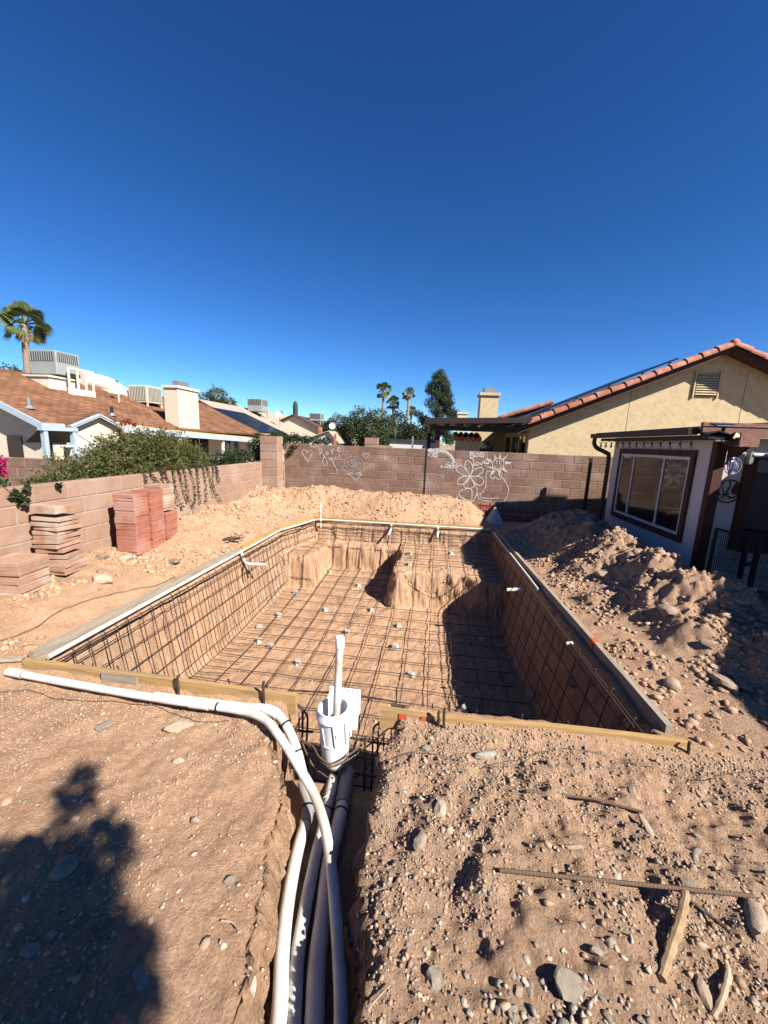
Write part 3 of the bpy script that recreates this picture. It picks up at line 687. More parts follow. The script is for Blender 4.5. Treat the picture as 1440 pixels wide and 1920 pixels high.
pipe('pipe', 'thin white pipe along the inside of the right form board', [(1.33,8.2,.0),(1.41,6.0,-.015),(1.45,5.0,-.03)], .018, 'pvc_dusty', 6)
# outer run in front of the near left board, bending down into the trench
pipe('pipe', 'white pipe in front of the near board bending down over the trench', [(-3.12,2.27,-.035),(-2.6,2.235,-.035),(-1.8,2.19,-.03),(-1.25,2.165,-.015),(-1.02,2.12,-.01),(-.86,2.02,-.04),(-.69,1.90,-.12),(-0.559,1.805,-0.2),(-0.456,1.665,-0.245),(-0.373,1.49,-0.27),(-0.314,1.338,-0.285),(-0.265,1.202,-0.29),(-0.214,1.034,-0.295),(-.18,.85,-.305),(-.16,.5,-.32),(-.16,-.6,-.35)],
     .027, 'pvc', 8, couplings=((0.0,3,'pvc'),(.165,2,'pvc')), rings=(.03,.19))
pipe('pipe', 'second white pipe beside the board joining the grey elbow', [(-1.9,2.262,-.075),(-1.25,2.25,-.06),(-1.06,2.25,-.05),(-.92,2.21,-.075),(-.79,2.11,-.17),(-.71,2.02,-.27),(-.655,1.94,-.34)], .030, 'pvc', 8, couplings=((.34,6,'abs_white'),), rings=(.55,.72))
pipe('pipe', 'grey elbow pipe under the second white pipe in the trench', [(-.69,1.98,-.30),(-.635,1.91,-.36),(-.615,1.85,-.375),(-.605,1.77,-.37)], .036, 'pvc_grey', 6, rings=(.5,))
pipe('pipe', 'dusty white pipe against the left side of the trench', [(-.605,1.80,-.37),(-0.596,1.629,-0.365),(-0.559,1.392,-0.365),(-0.512,1.209,-0.365),(-0.453,1.034,-0.365),(-.43,.85,-.365),(-.41,.5,-.365),(-.41,-.6,-.365)], .032, 'pvc_dusty', 8)
pipe('pipe', 'dusty pipe in the middle of the trench', [(-.545,2.16,-.44),(-0.512,1.888,-0.385),(-0.494,1.605,-0.385),(-0.477,1.418,-0.385),(-0.451,1.23,-0.385),(-0.402,1.051,-0.385),(-.355,.85,-.385),(-.335,.5,-.385),(-.335,-.6,-.385)], .031, 'pvc_dusty', 8, couplings=((.0,6,'pvc'),), rings=(.14,))
pipe('pipe', 'thick grey pipe against the right side of the trench', [(-.455,2.22,-.43),(-0.421,1.849,-0.38),(-0.417,1.617,-0.38),(-0.385,1.39,-0.38),(-0.359,1.207,-0.38),(-0.322,1.061,-0.38),(-.27,.85,-.38),(-.25,.5,-.38),(-.25,-.6,-.38)], .039, 'pvc_dusty', 8, couplings=((.0,6,'pvc_grey'),), rings=(.11,))
zo = hz(-.565,.985); Mo = Matrix.Translation((-.545,.985,-.15)) @ Matrix.Rotation(math.radians(70),4,'Y') @ Matrix.Rotation(.3,4,'Z')
tag(MB().lathe([(.028,-.012),(.032,-.012),(.032,.012),(.028,.012),(.028,-.012)],(0,0,0),24,Mo).build('pipe_offcut','pvc',smooth=True), 'short cut ring of white pipe stuck in the left lip of the trench', 'pipe')

# skimmer with its standpipe
SK = Vector((-.545,2.235,-.40))
sk = thing('pool_skimmer', 'white plastic pool skimmer standing in the gap between the near boards', 'skimmer', SK)
MS = Matrix.Rotation(math.radians(-3), 4, 'Y')
MB().lathe([(.0,.0),(.055,.0),(.075,.03),(.088,.055),(.094,.10),(.094,.20),(.100,.205),(.100,.215),(.096,.22),(.100,.36),(.104,.385),(.118,.39),(.118,.412),(.104,.43),(.104,.445),(.094,.445),(.088,.36),(.086,.12),(.0,.10)], SK, 36, MS).build('body', 'abs_white', sk, smooth=True)
for a in range(0, 360, 45):
    ca, sa = math.cos(math.radians(a+12)), math.sin(math.radians(a+12))
    MB().bar(SK+Vector((ca*.099,sa*.099,.222)), SK+MS@Vector((ca*.106,sa*.106,.386)), .006, .012, up=(ca,sa,0)).build('rib', 'abs_white', sk)
fl = MB()
fl.box((SK.x-.10,SK.y+.10,SK.z+.20),(SK.x+.12,SK.y+.20,SK.z+.43), .004)
fl.box((SK.x-.105,SK.y+.18,SK.z+.17),(SK.x+.125,SK.y+.20,SK.z+.455), .004)
th = fl.build('throat', 'abs_white', sk)
for i in range(7):
    MB().box((SK.x-.09+i*.032,SK.y+.177,SK.z+.435),(SK.x-.0865+i*.032,SK.y+.1795,SK.z+.4565)).build('bolt_slot', 'pvc_grey', th)
MB().box((SK.x+.0,SK.y-.02,SK.z+.3),(SK.x+.08,SK.y+.08,SK.z+.306)).build('cardboard_insert', 'lumber_weathered', sk)
MB().lathe([(.0,0),(.032,0),(.032,-.02),(.036,-.03),(.036,-.09),(.030,-.09)], SK+Vector((0,0,.005)), 16).build('outlet', 'pvc', sk, smooth=True)
MB().box((SK.x-.02,SK.y-.041,SK.z-.05),(SK.x+.014,SK.y-.034,SK.z-.02)).build('tape_patch', 'orange_tape', sk)
st = MB().tube([SK+Vector((-.005,-.02,.10)), SK+Vector((.012,-.0,.93))], .0245, 18).build('standpipe', 'pvc', sk, smooth=True)
MB().lathe([(0,.07),(.026,.07),(.030,.064),(.030,.0),(.0255,-.002)], SK+Vector((.012,0,.885)), 18).build('cap', 'abs_white', st, smooth=True)
# tie wires round the skimmer
for i, (zz, dz, xr, yr, zr) in enumerate(((-.27,.06,-.22,2.31,-.09),(-.29,.035,-.20,2.30,-.12),(-.42,-.02,-.22,2.30,-.16))):
    rr = .112 if i < 2 else .085
    P = [(-.84,2.33,-.10-.02*i),(-.80,2.24,-.22),(SK.x-.155,SK.y-.03,zz+.02),(SK.x-rr*.8,SK.y-rr*.8,zz),(SK.x,SK.y-rr-.012,zz-.005),(SK.x+rr*.85,SK.y-rr*.75,zz+dz*.5),(SK.x+.2,SK.y+.0,zz+dz+.02),(xr,yr,zr)]
    tag(MB().tube(spline([Vector(p) for p in P],7), .0055, 6).build('tie_wire', 'wire', smooth=True), ('thick brown tie wire looped round the middle of the skimmer','second brown tie wire just under the first on the skimmer','brown tie wire looped round the skimmer base')[i], 'wire')

# wall returns
def fitting(label, P, r=.024, cap=None):
    pipe('return_pipe', label, P, r, 'pvc', 5)
fitting('white elbow pipe sticking out of the left pit wall', [(-2.93,5.5,.0),(-2.90,5.48,-.06),(-2.86,5.48,-.15),(-2.80,5.5,-.185),(-2.68,5.53,-.19),(-2.56,5.56,-.195)])
tag(MB().tube(spline([(-2.86,5.45,-.19),(-2.80,5.40,-.25),(-2.76,5.38,-.37)],5), .013, 7).build('rubber_hose', 'rubber', smooth=True), 'short black hose hanging under the left wall elbow pipe', 'hose')
fitting('white elbow pipe hanging on the far pit wall below the orange mark', [(-.87,8.36,.01),(-.87,8.30,-.05),(-.87,8.26,-.10),(-.88,8.18,-.14),(-.90,8.08,-.20)])
fitting('shorter white stub pipe on the far pit wall', [(.16,8.38,.0),(.16,8.33,-.06),(.16,8.27,-.13),(.16,8.23,-.2)])
fitting('white return pipe stub sticking out of the right pit wall', [(1.34,5.35,-.17),(1.22,5.33,-.175),(1.12,5.31,-.18)])
fitting('small white pipe stub high on the right pit wall', [(1.42,3.62,-.03),(1.36,3.61,-.035)], .016)

# ================================================================== pavers and bricks
def paver_mesh(l, w, h):
    b = MB().box((-l/2,-w/2,0), (l/2,w/2,h), .0025); me = bpy.data.meshes.new('paver'); me.from_pydata(b.v, [], b.f)
    bm = bmesh.new(); bm.from_mesh(me); bmesh.ops.recalc_face_normals(bm, faces=bm.faces); bm.to_mesh(me); bm.free(); return me
PV = {k: paver_mesh(*k) for k in ((.34,.34,.042),(.30,.30,.042),(.28,.28,.042))}
def stack(key, m, x, y, z, n, rot, jit, jr, lab, grp, tilt=0.0, gap=0.0):
    me0 = PV[key]; mk = (key, m)
    if mk not in MESHES: q = me0.copy(); q.materials.append(MATS[m]); MESHES[mk] = q
    top = z
    for i in range(n):
        o = bpy.data.objects.new('paver', MESHES[mk]); COL.objects.link(o)
        r = rot+random.uniform(-jr, jr); tx = random.uniform(-tilt, tilt); ty = random.uniform(-tilt, tilt)
        o.location = (x+random.uniform(-jit,jit), y+random.uniform(-jit,jit), top); o.rotation_euler = (tx, ty, r)
        top += key[2]+.0015+gap*abs(random.random())
        tag(o, lab, 'paver', grp)
    return top
R_ = math.radians
stack((.34,.34,.042), 'paver_dusty', -4.08, 3.18, .17, 8, R_(6), .010, R_(3), 'dusty square paver in the low stack at the end of the row', 'pavers in the low stack', .004)
stack((.30,.30,.042), 'paver_dusty', -4.13, 3.70, .20, 5, R_(9), .016, R_(7), 'dusty paver low in the crooked leaning stack', 'pavers low in the crooked stack', .03, .006)
stack((.30,.30,.042), 'paver_dusty', -4.14, 3.69, .455, 8, R_(4), .020, R_(9), 'tan paver high in the crooked leaning stack with dark gaps', 'pavers high in the crooked stack', .045, .012)
stack((.30,.30,.042), 'paver_dusty', -4.13, 3.68, .895, 2, R_(2), .004, R_(1), 'sand coloured paver on top of the crooked stack', 'pavers on top of the crooked stack', .006)
stack((.28,.28,.042), 'paver_red', -4.05, 4.66, .155, 19, R_(5), .006, R_(1.5), 'red paver in the tall straight stack with the free corner', 'pavers in the tall red stack', .004)
stack((.28,.28,.042), 'paver_red', -4.06, 4.98, .17, 19, R_(4), .006, R_(1.5), 'red paver in the red stack between two other stacks', 'pavers in the middle red stack', .004)
t5 = stack((.28,.28,.042), 'paver_red', -4.09, 5.31, .22, 9, R_(4), .008, R_(2), 'red paver in the short stack under grey pavers', 'red pavers under the grey ones', .004)
stack((.28,.28,.042), 'paver_dusty', -4.12, 5.30, t5+.03, 9, R_(-3), .008, R_(2), 'greyish paver stacked on top of red ones by the vines', 'grey pavers on the red ones', .004)

bk = MB().box((-.10,-.05,0),(.10,.05,.058), .004); bme = bpy.data.meshes.new('brick'); bme.from_pydata(bk.v,[],bk.f); bme.materials.append(MATS['brick_red'])
for r in range(6):
    for c in range(2):
        o = bpy.data.objects.new('brick', bme); COL.objects.link(o)
        o.location = (1.22+c*.215+(.06 if r%2 else 0), 9.56-.02*(r%2), .06+r*.061); o.rotation_euler = (0,0,random.uniform(-.06,.06))
        tag(o, 'loose red brick in the pile against the far wall', 'brick', 'red bricks piled by the far wall')
for r in range(3):
    for c in range(4):
        o = bpy.data.objects.new('brick', bme); COL.objects.link(o)
        o.location = (1.78+c*.22, 9.62, .0+r*.061); o.rotation_euler = (0,0,random.uniform(-.1,.1))
        tag(o, 'dark red brick stacked in the house shadow by the far wall', 'brick', 'red bricks in the house shadow')
o = MB().lathe([(0,.34),(.03,.33),(.12,.16),(.23,-.05)], (1.47,9.12,.06), 20).build('sand_pile', 'concrete', smooth=True); tag(o, 'small grey cone of sand beside the red bricks', 'sand')

# ================================================================== stones
def rock_mesh(seed, sub=2, sx=1, sy=.75, sz=.6, sharp=.25):
    bm = bmesh.new(); bmesh.ops.create_icosphere(bm, subdivisions=sub, radius=1)
    r = random.Random(seed); ph = [r.uniform(0,9) for _ in range(9)]
    planes = [(Vector((r.gauss(0,1),r.gauss(0,1),r.gauss(0,1))).normalized(), r.uniform(.62,.95)) for _ in range(9)]
    for v in bm.verts:
        p = v.co.copy()
        for n, d in planes:
            q = p.dot(n)
            if q > d: p -= n*(q-d)*.9
        p *= 1+.07*math.sin(5*p.x+ph[0])*math.sin(4*p.y+ph[1])+.05*math.sin(9*p.z+ph[2]+4*p.x)
        v.co = Vector((p.x*sx, p.y*sy, p.z*sz))
    me = bpy.data.meshes.new('stone'); bm.to_mesh(me); bm.free(); me.shade_smooth()
    try: me.set_sharp_from_angle(angle=R_(28))
    except Exception: pass
    return me
ROCKS = [rock_mesh(i, 3 if i < 3 else 2, 1, random.uniform(.6,.9), random.uniform(.45,.75)) for i in range(12)]
RK = {}
def stone(x, y, s, m, lab, cat='stone', grp=None, k=None, rz=None, sink=.35, sc=None, name='stone'):
    k = random.randrange(len(ROCKS)) if k is None else k
    if (k, m) not in RK: q = ROCKS[k].copy(); q.materials.append(MATS[m]); RK[(k,m)] = q
    o = bpy.data.objects.new(name, RK[(k,m)]); COL.objects.link(o)
    sc = sc or (1,1,1); o.scale = (s*sc[0], s*sc[1], s*sc[2])
    o.rotation_euler = (random.uniform(-.3,.3), random.uniform(-.3,.3), random.uniform(0,6.28) if rz is None else rz)
    o.location = (x, y, hz(x,y)+s*sc[2]*.6*(1-2*sink)); return tag(o, lab, cat, grp)
def stone_at(u, v, px, m, lab, **kw):
    p = site(u, v); dist = Vector(sight(u,v)).length; t = (p-Vector((0,0,CAM_H))).length
    return stone(p.x, p.y, px*.5*t/dist, m, lab, **kw)
for u, v, px, m, lab, sc in ((790,1577,44,'stone_tan','upright pale oval stone beside grey pebbles near the trench',(1,.6,.8)),(825,1520,34,'stone_tan','blocky tan stone with a small companion near the trench',None),
        (912,1420,50,'stone_green','greenish slab stone below the near right board',(1,.6,.6)),(1068,1850,64,'stone_grey','big angular grey stone among the pebbles',(1,1.1,.5)),(1415,1732,74,'stone_tan','smooth pink tan boulder beside the rebar end',(1.1,.7,.9)),
        (1115,1795,34,'stone_grey','pale pointed stone standing above the grey pebbles',(.8,.6,1.2)),(1318,1865,48,'stone_tan','white pitted stone beside the curved root',(1,.8,.7)),(1075,1590,34,'stone_tan','long oval stone between the two loose rebars',(1.2,.5,.6)),
        (1210,1550,40,'stone_tan','half buried dark stone right of the short rebar',(1.2,.5,.5)),(265,1838,46,'stone_grey','grey stone at the edge of the tree shadow',(1,.8,.6)),(430,1655,26,'stone_grey','grey wedge stone beside a crack left of the trench',None),
        (340,1365,52,'stone_tan','flat brown clod under the wire left of the trench',(1.2,.7,.4)),(195,1365,32,'stone_grey','small pale grey stone in the open left dirt',None),(335,1430,24,'stone_tan','round pale stone in the open left dirt',None),
        (120,1630,56,'stone_grey','large grey stone inside the tree shadow',(1,.9,.6)),(60,1785,42,'stone_grey','flat grey stone inside the tree shadow',(1,.9,.5)),(190,1092,42,'stone_tan','smooth oval stone lying on the left bank',(1,.7,.8)),
        (192,1047,30,'stone_tan','pale stone at the foot of the crooked paver stack',None),(235,1050,34,'stone_tan','rough stone at the foot of the tall red stack',None),(325,1055,44,'stone_tan','pale broken slab below the left vines',(1,.8,.5)),
        (1258,1288,36,'stone_tan','round stone at the foot of the right heap',None),(1075,1290,30,'stone_tan','stone resting on the right slope',None),(1355,1285,52,'stone_tan','large rounded clod stone low on the right heap',None),(1395,1290,34,'stone_grey','grey stone beside the large rounded clod',None),
        (1068,1102,20,'stone_tan','pale stone just outside the right form board',None),(1105,983,18,'stone_tan','pale stone on top of the right heap',None),(1385,1130,28,'stone_tan','stone below the black wire fence',None),
        (1130,1080,34,'stone_tan','blocky clod high on the right heap',None),(1250,1150,40,'stone_tan','wide clod on the right heap below the window',None),(1330,1210,36,'stone_tan','rough clod in the middle of the right heap',None)):
    stone_at(u, v, px, m, lab, sc=sc)
def scatter(n, box, size, mats, lab, grp, dens=None):
    k = 0
    while k < n:
        x = random.uniform(box[0],box[1]); y = random.uniform(box[2],box[3])
        if pool_d(np.array(x),np.array(y)) > -.12: continue
        if dens and random.random() > dens(x,y): continue
        if y < 2.5 and np.interp(y,TL_Y,TL_X)-.05 < x < np.interp(y,TR_Y,TR_X)+.05: continue
        stone(x, y, random.uniform(*size)*random.choice((.7,1,1,1.25)), random.choice(mats), lab, grp=grp); k += 1
scatter(26, (1.75,3.3,3.0,8.3), (.022,.05), ['stone_tan'], 'rough dirt clod or stone lying on the right heap', 'stones on the right heap')
scatter(40, (-4.2,-3.15,4.9,8.6), (.025,.06), ['stone_tan'], 'tan stone lying on the bank under the left wall', 'stones on the left bank')
scatter(36, (-.02,1.9,1.0,2.2), (.012,.028), ['stone_tan','stone_tan','stone_grey'], 'small stone on the gravelly mound right of the trench', 'stones on the gravel mound')
scatter(24, (.28,.80,.92,1.08), (.012,.021), ['stone_grey','stone_grey','stone_tan'], 'rounded grey pebble in the pebble patch by the big grey stone', 'pebbles in the grey patch')
scatter(18, (-2.4,-.7,.7,2.1), (.010,.024), ['stone_tan','stone_grey'], 'small stone set in the bare dirt left of the trench', 'stones left of the trench')
scatter(22, (-3.8,1.0,8.75,9.7), (.02,.05), ['stone_tan'], 'small stone on the heap along the far wall', 'stones on the far heap')

# ------------------------------------------------------------------ gravel and clods nobody could count
def pebbles(name, label, pts, sizes, cols, cat='gravel', sub=True, flat=.7):
    if sub:
        p = (1+5**.5)/2; bv = np.array([(-1,p,0),(1,p,0),(-1,-p,0),(1,-p,0),(0,-1,p),(0,1,p),(0,-1,-p),(0,1,-p),(p,0,-1),(p,0,1),(-p,0,-1),(-p,0,1)],float)/1.9
        bf_ = np.array([(0,11,5),(0,5,1),(0,1,7),(0,7,10),(0,10,11),(1,5,9),(5,11,4),(11,10,2),(10,7,6),(7,1,8),(3,9,4),(3,4,2),(3,2,6),(3,6,8),(3,8,9),(4,9,5),(2,4,11),(6,2,10),(8,6,7),(9,8,1)])
    else:
        bv = np.array([(1,0,0),(-1,0,0),(0,1,0),(0,-1,0),(0,0,1),(0,0,-1)],float); bf_ = np.array([(0,2,4),(2,1,4),(1,3,4),(3,0,4),(2,0,5),(1,2,5),(3,1,5),(0,3,5)])
    n = len(pts); k = len(bv)
    v = bv[None]*RNG.uniform(.55,1.3,(n,k,1))*np.stack([RNG.uniform(.75,1.3,n),RNG.uniform(.6,1.0,n),RNG.uniform(.4,.9,n)*flat/.7],1)[:,None,:]
    a = RNG.uniform(0,6.28,n); c, s_ = np.cos(a)[:,None], np.sin(a)[:,None]; t = RNG.uniform(-.6,.6,n); ct, st = np.cos(t)[:,None], np.sin(t)[:,None]
    y2 = v[:,:,1]*ct-v[:,:,2]*st; z2 = v[:,:,1]*st+v[:,:,2]*ct
    q = np.stack([v[:,:,0]*c-y2*s_, v[:,:,0]*s_+y2*c, z2], 2)*sizes[:,None,None]+pts[:,None,:]
    f = (bf_[None]+(np.arange(n)*k)[:,None,None]).reshape(-1,3)
    me = grid_mesh(name, q.reshape(-1,3), f)
    ca = me.color_attributes.new('tint','FLOAT_COLOR','POINT'); cc = np.repeat(np.concatenate([cols, np.ones((n,1))],1), k, 0).astype(np.float32); ca.data.foreach_set('color', cc.ravel())
    o = link(name, me, 'pebble'); tag(o, label, cat, kind='stuff'); return o
def pick_cols(n, pal, var=.18):
    pal = np.array(pal); c = pal[RNG.integers(0,len(pal),n)]; return np.clip(c*SA*RNG.uniform(1-var,1+var,(n,1)), .01, .9)
SOILC = [(.37,.228,.14),(.32,.192,.114),(.39,.25,.158),(.27,.168,.104)]
GRAVC = [(.30,.205,.14),(.26,.175,.12),(.33,.232,.16),(.215,.165,.126),(.24,.20,.16),(.36,.275,.20),(.29,.187,.125),(.28,.187,.128)]
def sprinkle(n, box, dens=None, out=True):
    x = RNG.uniform(box[0],box[1],n); y = RNG.uniform(box[2],box[3],n)
    keep = np.ones(n,bool)
    if out: keep &= pool_d(x,y) < -.06
    if dens is not None: keep &= RNG.random(n) < dens(x,y)
    return x[keep], y[keep]
def lay(x, y, s, sink=.15): return np.stack([x, y, hgt(x,y)+s*sink], 1)
def sizes(n, lo, hi, p=2.4): return lo+(hi-lo)*RNG.random(n)**p
clump = lambda sc, s, a=-.2, b=.5: (lambda x, y: np.clip((fbm(x,y,sc,3,s)-a)/(b-a), .04, 1))
# right of the trench: dense gravel
x, y = sprinkle(44000, (-.2,2.3,.55,2.33), clump(2.2,101,-.5,.6)); s = sizes(len(x), .0026, .015, 4.2)
pebbles('gravel', 'loose brown and grey gravel covering the mound right of the trench', lay(x,y,s), s, pick_cols(len(x), GRAVC), sub=False)
x, y = sprinkle(1500, (-.12,2.2,.55,2.3), clump(2.6,103,-.1,.7)); s = sizes(len(x), .007, .021, 3.0)
pebbles('gravel', 'coarse gravel stones strewn over the mound right of the trench', lay(x,y,s), s, pick_cols(len(x), GRAVC, .25))
x, y = sprinkle(620, (.05,1.0,.75,1.22), lambda x,y: np.clip(gauss(x,y,.52,.93,.26,.15)*1.3,0,1)); s = sizes(len(x), .006, .020, 1.8)
pebbles('gravel', 'patch of rounded grey pebbles around the big angular stone', lay(x,y,s,.3), s, pick_cols(len(x), [(.27,.235,.19),(.32,.275,.22),(.22,.19,.155),(.38,.31,.235),(.34,.25,.175)], .2))
# left of the trench
x, y = sprinkle(30000, (-3.4,-.38,.45,2.28), clump(1.8,105,-.3,.7)); s = sizes(len(x), .0026, .013, 3.6)
pebbles('gravel', 'fine tan gravel in the bare dirt left of the trench', lay(x,y,s,.05), s, pick_cols(len(x), [(.34,.225,.152),(.30,.195,.13),(.37,.255,.178),(.28,.21,.155)]), sub=False)
x, y = sprinkle(600, (-3.2,-.4,.5,2.25), clump(2.2,107,-.1,.7)); s = sizes(len(x), .008, .024, 2.4)
pebbles('gravel', 'scattered pale pebbles in the bare dirt left of the trench', lay(x,y,s,-.1), s, pick_cols(len(x), [(.36,.25,.172),(.32,.215,.147),(.33,.27,.21)],.2))
# banks and heaps
x, y = sprinkle(15000, (-4.36,-3.1,2.4,9.7), clump(1.9,109,-.3,.5)); s = sizes(len(x), .004, .045, 4.2)
pebbles('soil_clods', 'crumbly peach dirt clods on the bank under the left wall', lay(x,y,s,.1), s, pick_cols(len(x), SOILC,.12), cat='dirt')
x, y = sprinkle(9000, (-4.3,1.35,8.55,9.86), clump(2.4,111,-.2,.6)); s = sizes(len(x), .005, .04, 4.5)
pebbles('soil_clods', 'crumbly peach dirt clods on the heap along the far wall', lay(x,y,s,.1), s, pick_cols(len(x), SOILC,.12), cat='dirt')
x, y = sprinkle(34000, (1.65,3.5,2.3,8.6), clump(2.6,113,-.35,.6)); s = sizes(len(x), .004, .040, 7)
pebbles('soil_clods', 'crumbly brown dirt clods on the heap beside the house', lay(x,y,s,.1), s, pick_cols(len(x), [(.32,.21,.14),(.28,.18,.118),(.35,.235,.158),(.25,.16,.105)],.08), cat='dirt')
x, y = sprinkle(9000, (-2.9,1.5,2.5,8.3), clump(2.4,115,0,.7), out=False); s = sizes(len(x), .003, .02, 4)
pebbles('soil_clods', 'loose crumbs of dirt on the pit floor', lay(x,y,s,.1), s, pick_cols(len(x), [(.42,.27,.175),(.37,.23,.145)],.1), cat='dirt')

# ================================================================== loose rebars, wires, roots, sticks
def laid(P, lift=.012): return [Vector((x,y,hz(x,y)+lift)) for x,y in P]
def along(uvs): return [(site(u,v).x, site(u,v).y) for u,v in uvs]
def dens_path(P, k):
    Q = spline([Vector((x,y,0)) for x,y in P], k); return [(q.x,q.y) for q in Q]
def ribbed(P, r):
    Q = [P[0]+(P[-1]-P[0])*t for t in np.linspace(0,1,140)]
    return MB().tube(Q, [r*(1.10 if i%2 else .92) for i in range(len(Q))], 8)
p0, p1, p2 = [site(*q) for q in ((985,1490),(1110,1508),(1203,1530))]
o = MB().tube([p0+Vector((0,0,.02)), p1+Vector((0,0,.03)), p2+Vector((0,0,.02))], .0065, 8).build('loose_rebar', 'rebar_rust', smooth=True); tag(o, 'short smooth rusty rebar lying on the gravel mound', 'rebar')
p0, p1 = site(935,1642), site(1408,1694)
o = ribbed([p0+Vector((0,0,.022)), p1+Vector((0,0,.022))], .0078).build('loose_rebar', 'rebar_rust'); tag(o, 'long ribbed rebar lying across the gravel mound', 'rebar')
def root(label, uvs, rad, m, lift=.02, k=6, name='root', cat='root'):
    P = [site(u,v)+Vector((0,0,l)) for (u,v),l in zip(uvs, lift if hasattr(lift,'__len__') else [lift]*len(uvs))]
    Q = spline(P, k); n = len(Q)
    rr = [rad*(.75+.35*math.sin(3.1*i/n)+.18*math.sin(i*1.9)) for i in range(n)]
    tag(MB().tube(Q, rr, 8).build(name, m, smooth=True), label, cat)
root('thick dry root propped on the long ribbed rebar', [(1280,1688),(1278,1715),(1268,1755),(1252,1800),(1238,1845)], .016, 'root', (.05,.045,.04,.035,.02), name='dry_root')
root('thin brown stick behind the thick dry root', [(1290,1700),(1320,1722),(1350,1745),(1368,1760)], .007, 'bark', .02, name='stick', cat='stick')
root('thin curved pale root beside the white pitted stone', [(1357,1812),(1361,1840),(1352,1880),(1335,1915)], .009, 'root_pale', .02, name='dry_root')
for i, (uvs, lab) in enumerate((([(700,1512),(672,1520),(655,1515),(645,1522)],'pale rootlet hanging at the top of the right trench wall'),([(722,1674),(695,1682),(678,1675),(668,1690)],'wavy pale rootlet halfway down the right trench wall'),([(690,1745),(685,1765),(688,1780)],'short rootlet low on the right trench wall'),
                   ([(730,1860),(705,1885),(690,1905)],'pale rootlet at the near end of the right trench wall'),([(415,1737),(435,1742),(448,1752)],'tiny pale rootlet on the dirt left of the trench'))):
    root(lab, uvs, .0028, 'root_pale', .02, name='rootlet')
def wire(label, uvs, r=.0016, lift=.012, m='wire'):
    P = dens_path(along(uvs), 8)
    tag(MB().tube(laid(P, lift), r, 5).build('tie_wire', m, smooth=True), label, 'wire')
wire('thin rusty wire lying along the left bank beside the board', [(0,1208),(60,1185),(100,1158),(150,1135),(220,1115),(300,1098),(355,1075),(420,1042)], .003, .02)
wire('thin wire snaking over the bare dirt toward the skimmer gap', [(0,1302),(60,1298),(120,1314),(200,1318),(290,1326),(350,1350),(372,1358),(430,1355)], .0018)
wire('thin wire across the gravel mound below the right board', [(725,1432),(800,1418),(870,1432),(960,1432),(1040,1412),(1120,1418),(1180,1436)], .0016, .02)
wire('thin wire over the right slope toward the heap', [(1180,1436),(1250,1455),(1320,1468),(1370,1460),(1438,1448)], .0018, .02)
# pile of cut tie wires on the left bank
cw = site(432,1018)
for k in range(16):
    a = random.uniform(-.5,.9); L = random.uniform(.12,.26); c = cw+Vector((random.uniform(-.1,.1),random.uniform(-.12,.12),.02+.004*k))
    d = Vector((math.cos(a)*L*.6, math.sin(a)*L, random.uniform(-.01,.03)))
    tag(MB().tube([c-d, c+Vector((0,0,.01)), c+d], .0045, 5).build('cut_wire', 'rebar', smooth=True), 'short dark rod in the little heap of offcuts on the left bank', 'wire', 'heap of dark offcuts on the left bank')
for k in range(4):
    c = cw+Vector((random.uniform(-.08,.1),random.uniform(-.1,.1),.02)); d = Vector((random.uniform(-.05,.15),random.uniform(-.05,.1),random.uniform(.12,.22)))
    tag(MB().tube([c, c+d*.6+Vector((.02,0,0)), c+d], .003, 5).build('cut_wire', 'rebar', smooth=True), 'thin wire end sticking up from the heap of offcuts', 'wire', 'wire ends sticking up from the offcuts')
# dark roots hanging out of the shaded right pit wall
for k in range(14):
    y = random.uniform(2.7,4.6); x = np.interp(y,[2.38,8.46],[1.62,1.38]); z = random.uniform(-.1,-.03)
    P = [(x-.02,y,z),(x-.09,y-.03,z-.04),(x-.12+random.uniform(-.03,.03),y+random.uniform(-.1,.1),z-.16),(x-.13,y+random.uniform(-.12,.12),z-.3)]
    tag(MB().tube(spline(P,4), .004, 5).build('hanging_root', 'root_pale', smooth=True), 'thin root hanging out of the shaded right pit wall', 'root', 'roots hanging on the right pit wall')
o = MB().box((-.03,-.006,0),(.03,.006,.008)).build('petal', 'flower_pink'); pp = site(133,1288); o.location = pp; tag(o, 'fallen magenta petal on the dirt below the white pipe', 'petal')
pp = site(15,1243); o = MB().box((-.10,-.03,0),(.10,.03,.02), .004).build('wood_scrap', 'lumber_weathered'); o.location = (pp.x,pp.y,pp.z+.01); o.rotation_euler = (0,.05,.4); tag(o, 'grey wood scrap on the dirt beside the left board corner', 'board')

